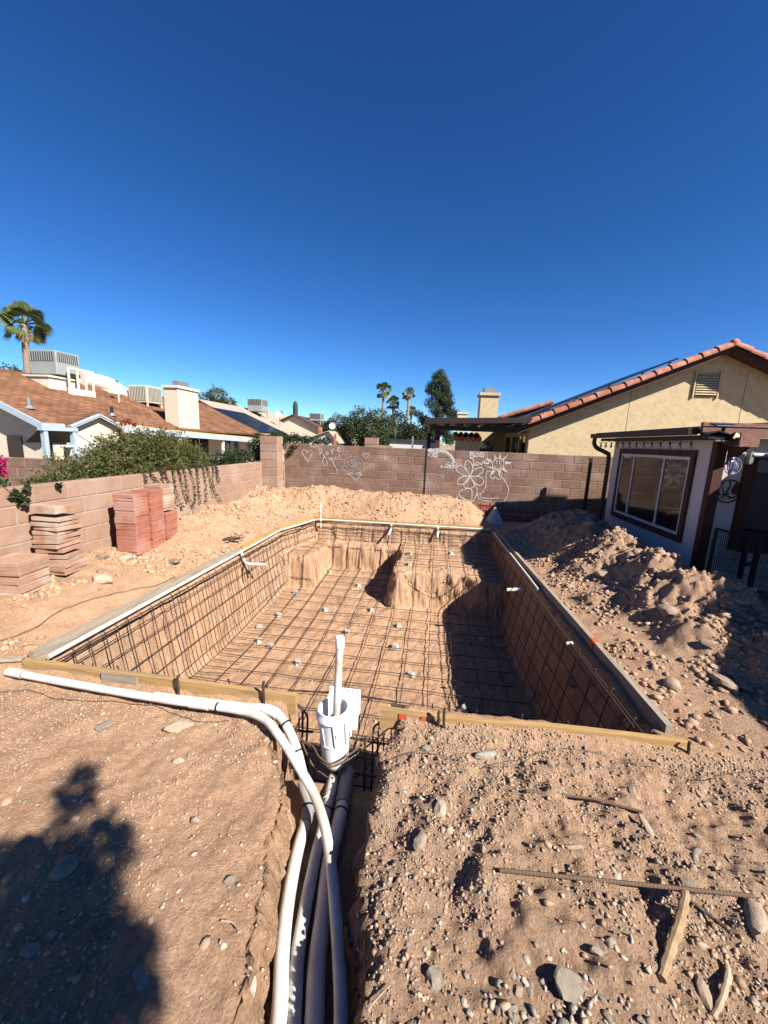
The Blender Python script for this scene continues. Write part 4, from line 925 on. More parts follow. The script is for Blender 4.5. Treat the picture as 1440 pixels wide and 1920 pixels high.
# ================================================================== foliage
def leaf_cloud(name, m, parent, centers, radii, n, size, flat=.9, aspect=.5, seed=1, shell=.35, droop=0.0):
    """many small leaf blades spread through overlapping lumps"""
    r = np.random.default_rng(seed); C = np.array(centers,float); Rr = np.array(radii,float)
    if Rr.ndim == 1: Rr = np.stack([Rr,Rr,Rr*flat],1)
    vol = Rr.prod(1)**(2/3); w = r.choice(len(C), n, p=vol/vol.sum())
    d = r.normal(size=(n,3)); d /= np.linalg.norm(d,axis=1,keepdims=True)
    rad = (shell+(1-shell)*r.random(n))**.6*(1+.22*np.sin(d[:,0]*7+w)*np.sin(d[:,1]*6+w*2)*1.0)+r.normal(0,.05,n)
    p = C[w]+d*Rr[w]*rad[:,None]
    a = r.normal(size=(n,3))+d*.6; a[:,2] -= droop; a /= np.linalg.norm(a,axis=1,keepdims=True)
    b = np.cross(a, r.normal(size=(n,3))); b /= np.linalg.norm(b,axis=1,keepdims=True)
    s = size*r.uniform(.6,1.4,n)[:,None]
    v = np.stack([p-a*s, p+b*s*aspect, p+a*s, p-b*s*aspect],1).reshape(-1,3)
    f = np.arange(n*4).reshape(n,4)
    o = link(name, grid_mesh(name, v, f), m, parent); o['kind'] = 'stuff'; return o
def limbs(b, base, tips, r0, k=5):
    for t in tips:
        base = Vector(base); t = Vector(t); mid = base.lerp(t,.5)+Vector((random.uniform(-.15,.15),random.uniform(-.15,.15),.1))*(t-base).length*.5
        Q = spline([base,mid,t],k); b.tube(Q, [r0*(1-.8*i/(len(Q)-1)) for i in range(len(Q))], 6)
def tree(name, label, x, y, z0, h, lumps, n, leaf, m='leaf_mesquite', trunk_r=.12, seed=1, cat='tree', group=None, aspect=.45):
    t = thing(name, label, cat, (x,y,z0), group); b = MB(); fork = Vector((x+.1,y,z0+h*.35))
    b.tube([(x,y,z0-.1),(x+.05,y,z0+h*.2),fork], [trunk_r*1.3,trunk_r,trunk_r*.8], 8)
    cs = [(x+c[0],y+c[1],z0+c[2]) for c in lumps]
    limbs(b, fork, cs, trunk_r*.6); b.build('trunk','bark',t,smooth=True)
    leaf_cloud('crown', m, t, cs, [c[3] for c in lumps], n, leaf, .85, aspect, seed); return t
def rlumps(n, rx, ry, z0, z1, r0, r1, seed):
    r = random.Random(seed); return [(r.uniform(-rx,rx), r.uniform(-ry,ry), r.uniform(z0,z1), r.uniform(r0,r1)) for _ in range(n)]

# bush leaning over the left wall
bt = thing('bush', 'dense green bush spilling over the low tan block wall', 'bush', (-5.0,6.0,0))
bc = [(-5.0,4.35,1.02,.28),(-4.95,4.75,1.12,.36),(-5.0,5.2,1.22,.42),(-5.05,5.7,1.40,.48),(-4.95,6.2,1.45,.52),(-5.0,6.7,1.42,.50),(-4.9,7.2,1.28,.42),(-5.3,6.0,1.2,.55),(-5.4,7.0,1.1,.5),(-5.0,7.6,1.12,.32),(-4.75,6.3,1.22,.36),(-4.72,5.6,1.15,.30),(-4.72,6.9,1.15,.34),(-4.7,5.0,1.08,.26)]
leaf_cloud('foliage', 'leaf_bush', bt, [c[:3] for c in bc], [c[3]*.95 for c in bc], 42000, .024, .85, .42, 11, .25)
b = MB(); limbs(b, (-5.0,6.0,-.05), [c[:3] for c in bc], .05); b.build('stem','bark',bt,smooth=True)
# thin outreaching sprays
b = MB(); spr = []
for k in range(40):
    c = random.choice(bc); a = random.uniform(0,6.28); L = random.uniform(.25,.5)
    p = Vector(c[:3])+Vector((math.cos(a)*c[3]*.7, math.sin(a)*c[3]*.7, c[3]*.55)); q = p+Vector((math.cos(a)*L*.5, math.sin(a)*L*.5, L*random.uniform(.1,.8)))
    b.tube([p,p.lerp(q,.5)+Vector((0,0,.03)),q],[.004,.003,.002],4); spr += [tuple(p.lerp(q,t)) for t in (.4,.7,1)]
b.build('twig','bark',bt); leaf_cloud('spray','leaf_bush',bt,spr,[.06]*len(spr),1600,.018,.9,.4,12,.1)
leaf_cloud('dry_flowers','flower_rust',bt,[(-5.0,5.72,1.93),(-5.0,5.84,1.96),(-5.0,5.95,1.92)],[.06,.05,.05],260,.016,1,.6,13,.1)
MB().tube([(-5.0,5.8,1.6),(-5.0,5.84,1.95)],[.006,.003],4).build('twig','bark',bt)
# vines hanging down the face of the left wall
for k in range(13):
    y = 5.35+k*.165+random.uniform(-.06,.06); z1 = 1.20; ln = random.uniform(.3,.75)
    P = [(-4.52,y-.1,z1+.06),(-4.41,y-.03,z1+.015),(-4.365,y,z1-.07),(-4.36,y+random.uniform(-.05,.12),z1-ln*.55),(-4.345,y+random.uniform(-.02,.2),z1-ln)]
    t = tag(MB().tube(spline(P,4),.004,5).build('hanging_vine','vine_dead',smooth=True), 'dry reddish vine hanging down the low tan wall under the bush', 'vine', 'vines hanging from the bush')
    Q = spline(P,4)[5:]
    leaf_cloud('leaf_cluster', 'leaf_ivy' if k%3 else 'vine_dead', t, [tuple(q) for q in Q], [.035]*len(Q), 150, .017, .9, .45, 30+k, .1)
# ivy on the pilaster and far corner
iv = thing('ivy', 'green ivy clump growing over the corner pilaster', 'ivy', (-4.6,9.95,0))
ic = [(-4.75,9.8,1.55,.22),(-4.7,9.9,1.75,.18),(-4.62,9.75,1.35,.2),(-4.05,10.08,1.78,.2),(-3.75,10.08,1.76,.2),(-3.45,10.1,1.74,.18),(-3.15,10.1,1.74,.16),(-4.0,9.96,1.6,.14),(-3.7,9.93,1.58,.12),(-3.8,9.88,1.42,.09),(-4.3,10.05,1.86,.16),(-2.9,10.15,1.76,.14),(-4.95,9.5,1.25,.28),(-5.1,9.2,1.2,.25)]
leaf_cloud('foliage','leaf_ivy',iv,[c[:3] for c in ic],[c[3] for c in ic],6500,.026,.9,.5,21,.2)
b = MB(); limbs(b,(-4.7,10.05,-.05),[c[:3] for c in ic],.02); b.build('stem','bark',iv)
for k, (x, y, z, r, lab) in enumerate(((-6.4,11.4,.9,.55,'dark shrub in front of the neighbour patio'),(-5.7,12.5,.9,.55,'dark shrub beside the pilaster beyond the wall'),(-7.4,11.6,.8,.5,'dark shrub at the neighbour patio post'))):
    t = thing('shrub', lab, 'shrub', (x,y,-.1))
    cs = [(x+random.uniform(-.4,.4),y+random.uniform(-.3,.3),z+random.uniform(-.4,.25),r*random.uniform(.5,.8)) for _ in range(6)]
    leaf_cloud('foliage','leaf_dark',t,[c[:3] for c in cs],[c[3] for c in cs],3500,.03,.9,.5,60+k,.2)
    b = MB(); limbs(b,(x,y,-.1),[c[:3] for c in cs],.03); b.build('stem','bark',t)
# bougainvillea at the frame edge, and its leaves on the wall
bg_t = thing('bougainvillea', 'magenta flowering bougainvillea spray above the low tan wall', 'flower', (-4.75,3.1,1.0))
leaf_cloud('blossom','flower_pink',bg_t,[(-4.72,3.08,1.42),(-4.72,3.1,1.30),(-4.75,3.02,1.36),(-4.8,2.95,1.5)],[.07,.06,.09,.1],900,.018,1,.8,71,.1)
leaf_cloud('foliage','leaf_ivy',bg_t,[(-4.75,2.95,1.3),(-4.85,2.8,1.45),(-4.6,2.98,1.2)],[.12,.2,.08],700,.025,1,.6,72,.2)
b = MB(); limbs(b,(-4.8,3.0,-.05),[(-4.72,3.08,1.4),(-4.75,2.9,1.45)],.012); b.build('stem','bark',bg_t)
iv2 = thing('ivy_sprig', 'dark leafy sprig draped over the low tan wall near the bougainvillea', 'vine', (-4.45,3.1,1.1))
b = MB(); b.tube(spline([(-4.55,2.9,1.2),(-4.40,3.0,1.18),(-4.36,3.1,1.08),(-4.35,3.16,.98)],5),.004,5); b.build('stem','bark',iv2)
leaf_cloud('leaf','leaf_dark',iv2,[(-4.36,3.08,1.1),(-4.355,3.14,1.03),(-4.36,3.2,1.15),(-4.355,3.55,1.14)],[.05,.06,.04,.03],160,.03,1,.6,73,.1)

bg_t.location.y += .56; iv2.location.y += .40
# far trees behind the end wall
tr = [(-7.3,29,[(0,0,3.0,.9),(-.6,0,2.5,.8),(.7,0,2.4,.8),(.2,-.4,2.0,.9)],'low rounded green tree beyond the tan roof'),
      (-5.6,28.5,[(0,0,3.5,.9),(-.7,0,2.9,.9),(.7,.2,3.0,.9),(0,-.5,2.2,1.0)],'feathery green tree right of the low rounded tree'),
      (-4.2,28,[(0,0,3.5,.8),(-.8,0,2.8,.9),(.6,.2,2.9,.9),(0,-.5,2.1,1.0)],'feathery tree in front of the twin palms'),
      (-2.9,29,[(0,0,3.4,.8),(-.8,0,2.8,.8),(.8,0,2.6,.8),(.2,-.4,1.9,.9)],'darker round tree under the single palm'),
      (-1.7,28.5,[(0,0,2.6,.7),(-.6,0,2.0,.8),(.7,0,1.9,.8)],'low dark tree beside the tall pine')]
for k, (x, y, L, lab) in enumerate(tr):
    L = L+rlumps(7,1.0,.6,1.2,3.1,.4,.7,200+k)
    tree('mesquite_tree', lab, x, y, 0, 3.5, L, 7000, .075, 'leaf_mesquite' if k < 3 else 'leaf_dark', .12, 80+k, group='trees beyond the far wall')
tree('shade_tree','bushy green tree rising behind the solar roof',-20.6,35,0,5.5,[(0,0,5.4,1.0),(-1.0,0,5.0,.9),(1.1,0,4.6,.9),(.2,0,4.2,1.2)]+rlumps(6,1.3,.8,3.2,5,.5,.8,301),6000,.10,'leaf_bush',.2,91)
tree('shade_tree','sparse dark tree behind the brown shingle roof beside the palm',-31.5,26,0,6,[(0,0,5.6,.8),(-1,0,5.0,.8),(.9,0,5.2,.6)]+rlumps(5,1.6,.6,4,5.8,.3,.5,302),1300,.11,'leaf_dark',.15,92)
# pine
pt = thing('pine_tree','tall shaggy dark green pine above the brown patio roof','tree',(0.05,30,0)); b = MB(); b.tube([(.05,30,-.1),(.0,30,3.5),(-.25,30,6.9)],[.22,.15,.03],8)
pc = []
for k in range(60):
    z = 1.6+5.2*(k/59.0)**1.0; w = float(np.interp(z,[1.6,3.0,4.3,5.2,6.0,6.9],[1.3,1.55,1.5,.95,.75,.15]))*(.75+.5*random.random()); a = random.uniform(0,6.28)
    q = (-.04*z+.15+w*.75*math.cos(a), 30+w*.6*math.sin(a), z+random.uniform(-.1,.25)); pc.append((*q,.30+.22*random.random()))
    b.tube([(-.03*z+.1,30,z-.25),q[:3]],[.035,.01],5)
b.build('trunk','bark',pt); leaf_cloud('crown','leaf_pine',pt,[c[:3] for c in pc],[c[3]*1.15 for c in pc],26000,.08,.75,.25,95,.15)
# palms
def palm(label, x, y, z0, h, crown, seed, lean=0.0, group=None, dead=10, n=34, tr=.13):
    r = random.Random(seed); t = thing('palm_tree', label, 'palm', (x,y,z0), group); top = Vector((x+lean,y,z0+h))
    MB().tube([(x,y,z0-.1),(x+lean*.4,y,z0+h*.5),top],[tr*1.15,tr,tr*.9],9).build('trunk','palm_bark',t,smooth=True)
    def frond(b, el, az, L, w, nb=15):
        d = Vector((math.cos(az)*math.cos(el),math.sin(az)*math.cos(el),math.sin(el))); hub = top+d*L*.52+Vector((0,0,-L*.04))
        side = d.cross(Vector((0,0,1))); side = side.normalized() if side.length > .1 else Vector((1,0,0)); up = side.cross(d); ro = r.uniform(-1.1,1.1); side, up = side*math.cos(ro)+up*math.sin(ro), up*math.cos(ro)-side*math.sin(ro)
        b.tube([top,hub],[.025,.018],4)
        for j in range(nb):
            a = (j/(nb-1)-.5)*2.5; bd = (d*math.cos(a)+side*math.sin(a)).normalized(); ln = L*.55*(1-.22*abs(a))
            q = hub+bd*ln*.6; tip = hub+bd*ln+Vector((0,0,-ln*.20)); pr = bd.cross(up).normalized()*w
            b.add([hub,q-pr+up*.02,tip,q+pr+up*.02],[(0,1,2,3)])
    for k in range(n):
        el = r.uniform(-.85,1.57); b = MB(); frond(b, el, r.uniform(0,6.28), crown*r.uniform(.8,1.05), crown*.035); b.build('frond','leaf_palm',t)
    b = MB()
    for k in range(dead): frond(b, r.uniform(-1.5,-1.0), r.uniform(0,6.28), crown*r.uniform(.5,.68), crown*.04, 9)
    b.build('dead_skirt','leaf_dead',t); return t
palm('fan palm with a shaggy skirt behind the brown shingle roof',-25.75,22,0,8.0,1.5,401,.35,n=50,tr=.2,dead=16)
palm('tallest of the far fan palms above the feathery trees',-5.55,40,0,6.9,1.05,402,0,'far fan palms')
palm('shorter fan palm leaning against the tallest far palm',-4.6,40.5,0,5.7,.95,403,.05,'far fan palms')
palm('slim fan palm standing alone left of the pine',-3.05,40,0,6.6,.8,404,.08,'far fan palms')
palm('small fan palm half hidden in the trees beside the pine',-2.7,41,0,5.0,.65,405,0,'far fan palms')
cb = thing('cactus','tall dark columnar cactus behind the beige roof','cactus',(-12.6,34,0))
MB().lathe([(.0,0),(.2,0),(.22,2),(.22,4.6),(.17,4.9),(.06,5.03),(0,5.05)],(-12.6,34,0),12).build('column','cactus',cb,smooth=True)

# ================================================================== left neighbour house
H1 = thing('house','cream neighbour house with brown shingle roof and pale blue trim','house',(-12,12,0))
def poly(m, pts, vec, name, parent): return MB().prism(pts, vec).build(name, m, parent)
RS = .44; EX, EZ, RX = -10.4, 1.90, -14.3; RZ = EZ+RS*(EX-RX); Y0, Y1 = 9.12, 22.6
roof = poly('shingle',[(EX,Y0,EZ),(EX,Y1,EZ),(RX,Y1,RZ),(RX,Y0,RZ)],(0,0,.06),'roof',H1)
poly('shingle',[(RX,Y0,RZ),(RX,Y1,RZ),(-18.2,Y1,EZ),(-18.2,Y0,EZ)],(0,0,.06),'roof',H1)
MB().bar((EX+.01,Y0-.01,EZ-.03),(RX,Y0-.01,RZ-.03),.05,.16).build('fascia','trim_blue',H1)
MB().bar((EX+.02,Y0,EZ-.035),(EX+.02,9.8,EZ-.035),.05,.15).build('fascia','trim_blue',H1)
poly('stucco_cream',[(-10.85,9.5,-.1),(-17.6,9.5,-.1),(-17.6,9.5,2.05),(RX,9.5,RZ-.12),(-10.85,9.5,EZ+.08)],(0,.12,0),'wall',H1)
MB().box((-11.0,9.63,-.1),(-10.85,22.4,1.98)).build('wall','stucco_cream',H1)
# cross gable
gx, gy0, gym, gy1, gz = -10.25, 9.78, 10.78, 11.78, 2.30
for a, b_ in ((gy0,gym),(gy1,gym)):
    poly('shingle',[(gx,a,EZ),(gx,b_,gz),(-11.35,b_,gz+.03),(-10.55,a,EZ+.02)],(0,0,.05),'gable_roof',H1)
    MB().bar((gx+.02,a,EZ-.03),(gx+.02,b_,gz-.03),.05,.15,up=(1,0,0)).build('fascia','trim_blue',H1)
    MB().bar((gx+.055,a,EZ-.09),(gx+.055,b_,gz-.09),.02,.04,up=(1,0,0)).build('fascia_lip','frame_white',H1)
poly('stucco_cream',[(-10.36,gy0+.1,-.1),(-10.36,gy1-.1,-.1),(-10.36,gy1-.1,EZ),(-10.36,gym,gz-.06),(-10.36,gy0+.1,EZ)],(-.12,0,0),'wall',H1)
w = MB().box((-10.84,9.66,.4),(-10.80,9.76,1.4)).build('window','glass_dark',H1)
w = MB().box((-11.9,9.46,.5),(-11.45,9.49,1.55)).build('window','glass_dark',H1); MB().box((-11.95,9.44,.45),(-11.40,9.47,.5)).build('sill','frame_white',w)
# entry frame with sloping panel
for y in (8.5,9.28): MB().box((-9.66,y-.05,-.1),(-9.55,y+.05,1.74)).build('post','trim_blue',H1)
MB().box((-9.68,8.4,1.742),(-9.53,9.36,1.84)).build('beam','trim_blue',H1)
poly('louvre_dark',[(-9.7,8.45,1.73),(-9.7,9.4,1.73),(-10.3,9.9,1.42),(-10.3,8.6,1.42)],(0,0,.03),'awning_panel',H1)
MB().bar((-9.6,9.3,1.76),(-9.6,10.0,1.36),.05,.08).build('brace','frame_white',H1)
MB().box((-9.65,8.72,1.33),(-9.58,10.3,1.39)).build('rail','frame_white',H1)
MB().box((-9.62,9.42,-.1),(-9.58,10.1,1.31)).build('utility_panel','ac_grey',H1)
# patio cover along the side
poly('roof_tan',[(-10.1,11.5,1.90),(-10.1,22.3,1.56),(-11.2,22.3,1.86),(-11.2,11.5,2.22)],(0,0,.04),'patio_roof',H1)
MB().bar((-10.05,11.45,1.85),(-10.05,22.35,1.50),.05,.17).build('fascia','trim_blue',H1)
for y in (14.4,17.6,20.6): MB().box((-10.2,y-.05,-.1),(-10.1,y+.05,1.75-.032*(y-11.5))).build('post','frame_white',H1)
for y in (13.2,16.0,19.0):
    w = MB().box((-10.86,y,.2),(-10.83,y+1.5,1.6)).build('window','glass_dark',H1)
    MB().box((-10.84,y+.72,.2),(-10.815,y+.78,1.6)).build('mullion','frame_white',w)
# chimney
ch = MB().box((-11.15,15.0,1.7),(-10.55,16.4,3.62)).build('chimney','stucco_cream',H1)
MB().box((-11.21,14.94,3.62),(-10.49,16.46,3.72)).build('cap','paint_cream',ch)
MB().box((-11.0,15.35,3.72),(-10.7,16.0,3.95)).build('flue','galvanised',ch)
def roofz(x): return EZ+RS*(EX-x)+.06
for x, y, m2 in ((-11.2,9.58,'galvanised'),(-11.2,12.37,'black_metal')):
    v = MB().lathe([(.05,-.1),(.05,.3),(.0,.3)],(x,y,roofz(x)),10).build('vent_pipe',m2,H1); MB().lathe([(.13,0),(.055,.10)],(x,y,roofz(x)),10).build('flashing','galvanised',v)
# rooftop machines
def ac_unit(label, a, b, m, lz, faces=('x-','y-'), legs=0.0, group=None):
    t = thing('ac_unit', label, 'air conditioner', ((a[0]+b[0])/2,(a[1]+b[1])/2,a[2]-legs))
    MB().box(a,b,.02).build('casing',m,t)
    z0 = a[2]+(b[2]-a[2])*lz; z1 = b[2]-.05
    gy = MB().box((a[0]+.06,a[1]-.008,z0),(b[0]-.06,a[1]-.002,z1)).build('grille','louvre_dark',t); n = 11
    for i in range(n):
        x = a[0]+.08+(b[0]-a[0]-.16)*i/(n-1); MB().box((x-.012,a[1]-.022,z0),(x+.012,a[1]-.009,z1)).build('louvre',m,gy)
    gx_ = MB().box((b[0]+.002,a[1]+.06,z0),(b[0]+.008,b[1]-.06,z1)).build('grille','louvre_dark',t)
    for i in range(n):
        y = a[1]+.08+(b[1]-a[1]-.16)*i/(n-1); MB().box((b[0]+.009,y-.012,z0),(b[0]+.022,y+.012,z1)).build('louvre',m,gx_)
    if legs:
        for x in (a[0]+.04,b[0]-.04):
            for y in (a[1]+.04,b[1]-.04): MB().box((x-.03,y-.03,a[2]-legs if x > (a[0]+b[0])/2 else a[2]-legs+.35),(x+.03,y+.03,a[2])).build('leg',m,t)
    return t
ac_unit('grey rooftop air conditioner with slatted upper half by the palm',(-14.05,12.2,3.63),(-13.0,13.1,4.42),'ac_grey',.56)
cb_ = thing('roof_curb','cream stucco roof curb carrying the grey air conditioner','curb',(-13.5,12.6,2.9)); MB().box((-14.3,11.9,2.7),(-13.05,13.05,3.50)).build('box','paint_cream',cb_)
MB().box((-14.36,11.85,3.50),(-12.99,13.1,3.56)).build('cap','paint_cream',cb_); MB().box((-13.95,12.28,3.56),(-13.1,13.0,3.63)).build('riser','louvre_dark',cb_)
rl = thing('screen_frame','white railing frame standing on the shingle roof beside the air conditioner','railing',(-12.8,12.9,2.85))
MB().box((-12.83,12.36,2.78),(-12.77,13.42,3.22)).build('panel','paint_cream',rl); MB().box((-12.82,12.4,3.86),(-12.78,13.42,3.93)).build('top_rail','paint_cream',rl)
for y in (12.42,12.76,13.08,13.38): MB().box((-12.825,y-.03,3.22),(-12.775,y+.03,3.86)).build('post','paint_cream',rl)
dk = thing('roof_duct','fat rounded cream duct on the shingle roof','duct',(-14,15.5,3))
Q = spline([(-14.2,14.2,3.75),(-14.2,14.9,3.76),(-14.1,15.5,3.72),(-13.9,15.9,3.45),(-13.6,16.2,3.2),(-13.45,16.6,3.35)],5); MB().tube(Q,[.34]*8+[.33]*(len(Q)-8),14).build('duct_bend','paint_cream',dk,smooth=True)
MB().box((-13.75,16.0,2.9),(-13.35,17.0,3.62),.03).build('plenum','paint_cream',dk); MB().box((-14.0,14.9,2.75),(-13.55,15.5,3.5)).build('riser','paint_cream',dk)
ac_unit('cream rooftop cooler on legs beside the chimney',(-13.4,15.75,3.06),(-12.5,16.7,3.78),'ac_cream',.12,legs=.46)
mst = thing('antenna_mast','thin mast with small white dish on the shingle roof','antenna',(-12.6,14.3,2.9)); MB().tube([(-12.6,14.3,2.75),(-12.6,14.3,3.75)],.025,6).build('mast','frame_white',mst); MB().lathe([(0,.0),(.1,.02),(.14,.06)],(-12.6,14.25,3.62),10,Matrix.Rotation(1.3,4,'X')).build('dish','frame_white',mst)

# ================================================================== houses further back on the left
H2 = thing('house','beige roofed house with a row of dark solar panels','house',(-13,28,0))
ex, ez, rx, rz = -11.2, 1.95, -15.46, 4.0; ya, yb = 24.0, 42
poly('shingle_beige',[(ex,ya,ez),(ex,yb,ez),(rx,yb,rz),(rx,ya,rz)],(0,0,.06),'roof',H2)
poly('shingle_beige',[(rx,ya,rz),(rx,yb,rz),(-19.6,yb,ez),(-19.6,ya,ez)],(0,0,.06),'roof',H2)
poly('stucco_cream',[(-11.6,24.3,-.1),(-19.2,24.3,-.1),(-19.2,24.3,2.1),(rx,24.3,rz-.1),(-11.6,24.3,2.1)],(0,.15,0),'wall',H2)
MB().box((-11.8,24.5,-.1),(-11.6,41.8,1.98)).build('wall','stucco_cream',H2)
nrm = Vector((rz-ez,0,ex-rx)).normalized(); p0 = Vector((ex,ya,ez+.14))
q = [on_plane(360+a/3.6,680+b/3.6,p0,(nrm.x,nrm.y,nrm.z)) for a,b in ((122,302),(350,342),(655,490),(447,470))]
nr, nc = 2, 6
for i in range(nr):
    for j in range(nc):
        f = lambda s,t: (q[0].lerp(q[1],s)).lerp(q[3].lerp(q[2],s),t)
        c = [f((j+.03)/nc,(i+.03)/nr),f((j+.97)/nc,(i+.03)/nr),f((j+.97)/nc,(i+.97)/nr),f((j+.03)/nc,(i+.97)/nr)]
        poly('solar',c,(0,0,.05),'solar_panel',H2)
ac_unit('pale grey box cooler on the ridge of the beige roof',(-14.9,29.6,3.75),(-13.7,30.7,4.72),'ac_grey',.5,legs=.4)
dd = thing('satellite_dish','small white dish on the beige roof ridge','dish',(-12.4,30,3.0)); MB().lathe([(0,0),(.2,.04),(.3,.12)],(-12.4,30,3.6),14,Matrix.Rotation(1.2,4,'X')).build('dish','frame_white',dd); MB().tube([(-12.4,30,2.6),(-12.4,30,3.6)],.03,6).build('mast','galvanised',dd)
H3 = thing('house','dark brown roofed house behind the solar house','house',(-10.5,36,0))
poly('shingle_dark',[(-8.9,33,2.2),(-8.9,44,2.2),(-12.5,44,3.75),(-12.5,33,3.75)],(0,0,.08),'roof',H3); poly('shingle_dark',[(-12.5,33,3.75),(-12.5,44,3.75),(-16,44,2.2),(-16,33,2.2)],(0,0,.08),'roof',H3)
poly('stucco_cream',[(-9.2,33.3,-.1),(-15.7,33.3,-.1),(-15.7,33.3,2.3),(-12.5,33.3,3.7),(-9.2,33.3,2.3)],(0,10,0),'wall',H3)
ac_unit('dark grey box cooler on the dark brown roof',(-11.8,35.5,3.45),(-10.7,36.5,4.15),'ac_grey',.3,legs=.3)
H4 = thing('house','small tan roofed house with a white gable end beside the trees','house',(-7.8,26,0))
poly('shingle_beige',[(-6.55,26,1.55),(-6.55,32,1.55),(-7.3,32,2.35),(-7.3,26,2.35)],(0,0,.05),'roof',H4); poly('shingle_beige',[(-7.3,26,2.35),(-7.3,32,2.35),(-9.3,32,1.6),(-9.3,26,1.6)],(0,0,.05),'roof',H4)
poly('stucco_white',[(-6.75,26.2,-.1),(-9.1,26.2,-.1),(-9.1,26.2,1.6),(-7.3,26.2,2.3),(-6.75,26.2,1.7)],(0,5,0),'wall',H4)
MB().box((-8.2,26.6,1.5),(-7.98,26.85,2.62)).build('chimney','tile_clay',H4)
MB().box((-6.8,25.6,-.1),(-6.66,25.75,2.2)).build('post','tile_clay',H4)
dd = thing('satellite_dish','white dish above the small tan roof against the trees','dish',(-7.3,27,2.3)); MB().lathe([(0,0),(.17,.04),(.26,.1)],(-7.25,27,2.72),14,Matrix.Rotation(1.2,4,'X')).build('dish','frame_white',dd); MB().tube([(-7.25,27,2.3),(-7.25,27,2.72)],.03,6).build('mast','galvanised',dd)
H5 = thing('shed','low white flat roofed shed seen over the far wall','shed',(-.9,20,0)); MB().box((-2.3,19.5,-.1),(0,22,1.86)).build('wall','stucco_white',H5); MB().box((-2.4,19.4,1.86),(.1,22.1,1.96)).build('roof','cactus',H5)

# ================================================================== yellow gable house beyond the far wall
G = thing('house','yellow stucco gable house with red barrel tiles on its rake','house',(7.8,13,0))
GY_ = 12.6; ax_, az_ = 7.82, 4.64; sl = .436
gl = 2.85
poly('stucco_yellow',[(gl,GY_,-.1),(13.4,GY_,-.1),(13.4,GY_,az_-sl*(13.4-ax_)),(ax_,GY_,az_),(gl,GY_,az_-sl*(ax_-gl))],(0,.15,0),'wall',G)
MB().box((gl,GY_+.15,-.1),(gl+.15,19,2.45)).build('wall','stucco_yellow',G)
for s_, xe in ((-1,2.35),(1,13.6)):
    ze = az_-sl*abs(xe-ax_)
    poly('shingle_dark',[(ax_,GY_-.42,az_+.03),(xe,GY_-.42,ze+.03),(xe,20,ze+.03),(ax_,20,az_+.03)],(0,0,.08),'roof',G)
    MB().bar((ax_,GY_-.38,az_-.02),(xe,GY_-.38,ze-.02),.05,.13).build('fascia','trim_brown',G)
    d = Vector((xe-ax_,0,ze-az_)); L = d.length; d.normalize(); n = int(L/.40)
    u = Vector((-d.z,0,d.x)); u = u if u.z > 0 else -u
    for i in range(n):
        c0 = Vector((ax_,GY_-.44,az_+.09))+d*(i*.40); c1 = c0+d*.425
        b = MB(); hs = []
        for c, r in ((c0+u*.012,.100),(c1+u*.03,.122)):
            hs.append([c+Vector((0,math.cos(a)*r*1.1,0))+u*math.sin(a)*r*1.0 for a in np.linspace(-.35,math.pi+.35,11)])
        hs2 = [[p+(cc-p)*.14 for p in ring_] for ring_, cc in zip(hs,(c0,c1))]
        k = 11; vs = hs[0]+hs[1]+hs2[0]+hs2[1]; fs = []
        for j in range(k-1):
            fs += [(j,j+1,k+j+1,k+j),(2*k+j,3*k+j,3*k+j+1,2*k+j+1),(j,2*k+j,2*k+j+1,j+1),(k+j,k+j+1,3*k+j+1,3*k+j)]
        fs += [(0,k,3*k,2*k),(k-1,3*k-1,4*k-1,2*k-1)]
        b.add(vs,fs).build('rake_tile','tile_clay',G,smooth=True)
MB().lathe([(0,.09),(.07,.07),(.12,.0),(.12,-.10),(.0,-.10)],(ax_,GY_-.45,az_+.17),14).build('ridge_cap','tile_clay',G,smooth=True)
vt = MB().box((7.28,GY_-.012,3.45),(7.88,GY_-.002,4.08)).build('gable_vent','louvre_dark',G)
for i in range(9):
    z = 3.47+i*.067; poly('stucco_yellow',[(7.30,GY_-.014,z+.055),(7.86,GY_-.014,z+.055),(7.86,GY_-.06,z+.01),(7.30,GY_-.06,z+.01)],(0,0,.012),'slat',vt)
for x0,x1,z0,z1 in ((7.24,7.28,3.40,4.12),(7.88,7.92,3.40,4.12)): MB().box((x0,GY_-.05,z0),(x1,GY_-.003,z1)).build('frame','stucco_yellow',vt)
for x0 in (5.6,8.6): MB().box((x0,GY_-.004,1.4),(x0+.012,GY_-.001,az_-sl*abs(x0-ax_)-.1)).build('control_joint','trim_sunlit',G)
pn = poly('solar',[(6.9,GY_+.3,az_-sl*.92+.28),(2.9,GY_+.3,az_-sl*4.92+.28),(2.9,16,az_-sl*4.92+.28),(6.9,16,az_-sl*.92+.28)],(0,0,.05),'solar_panel',G)
for x0 in (3.3,4.2,5.1,6.0,6.7): MB().box((x0,GY_+.35,az_-sl*(ax_-x0)+.05),(x0+.05,GY_+.42,az_-sl*(ax_-x0)+.29)).build('panel_foot','galvanised',G)
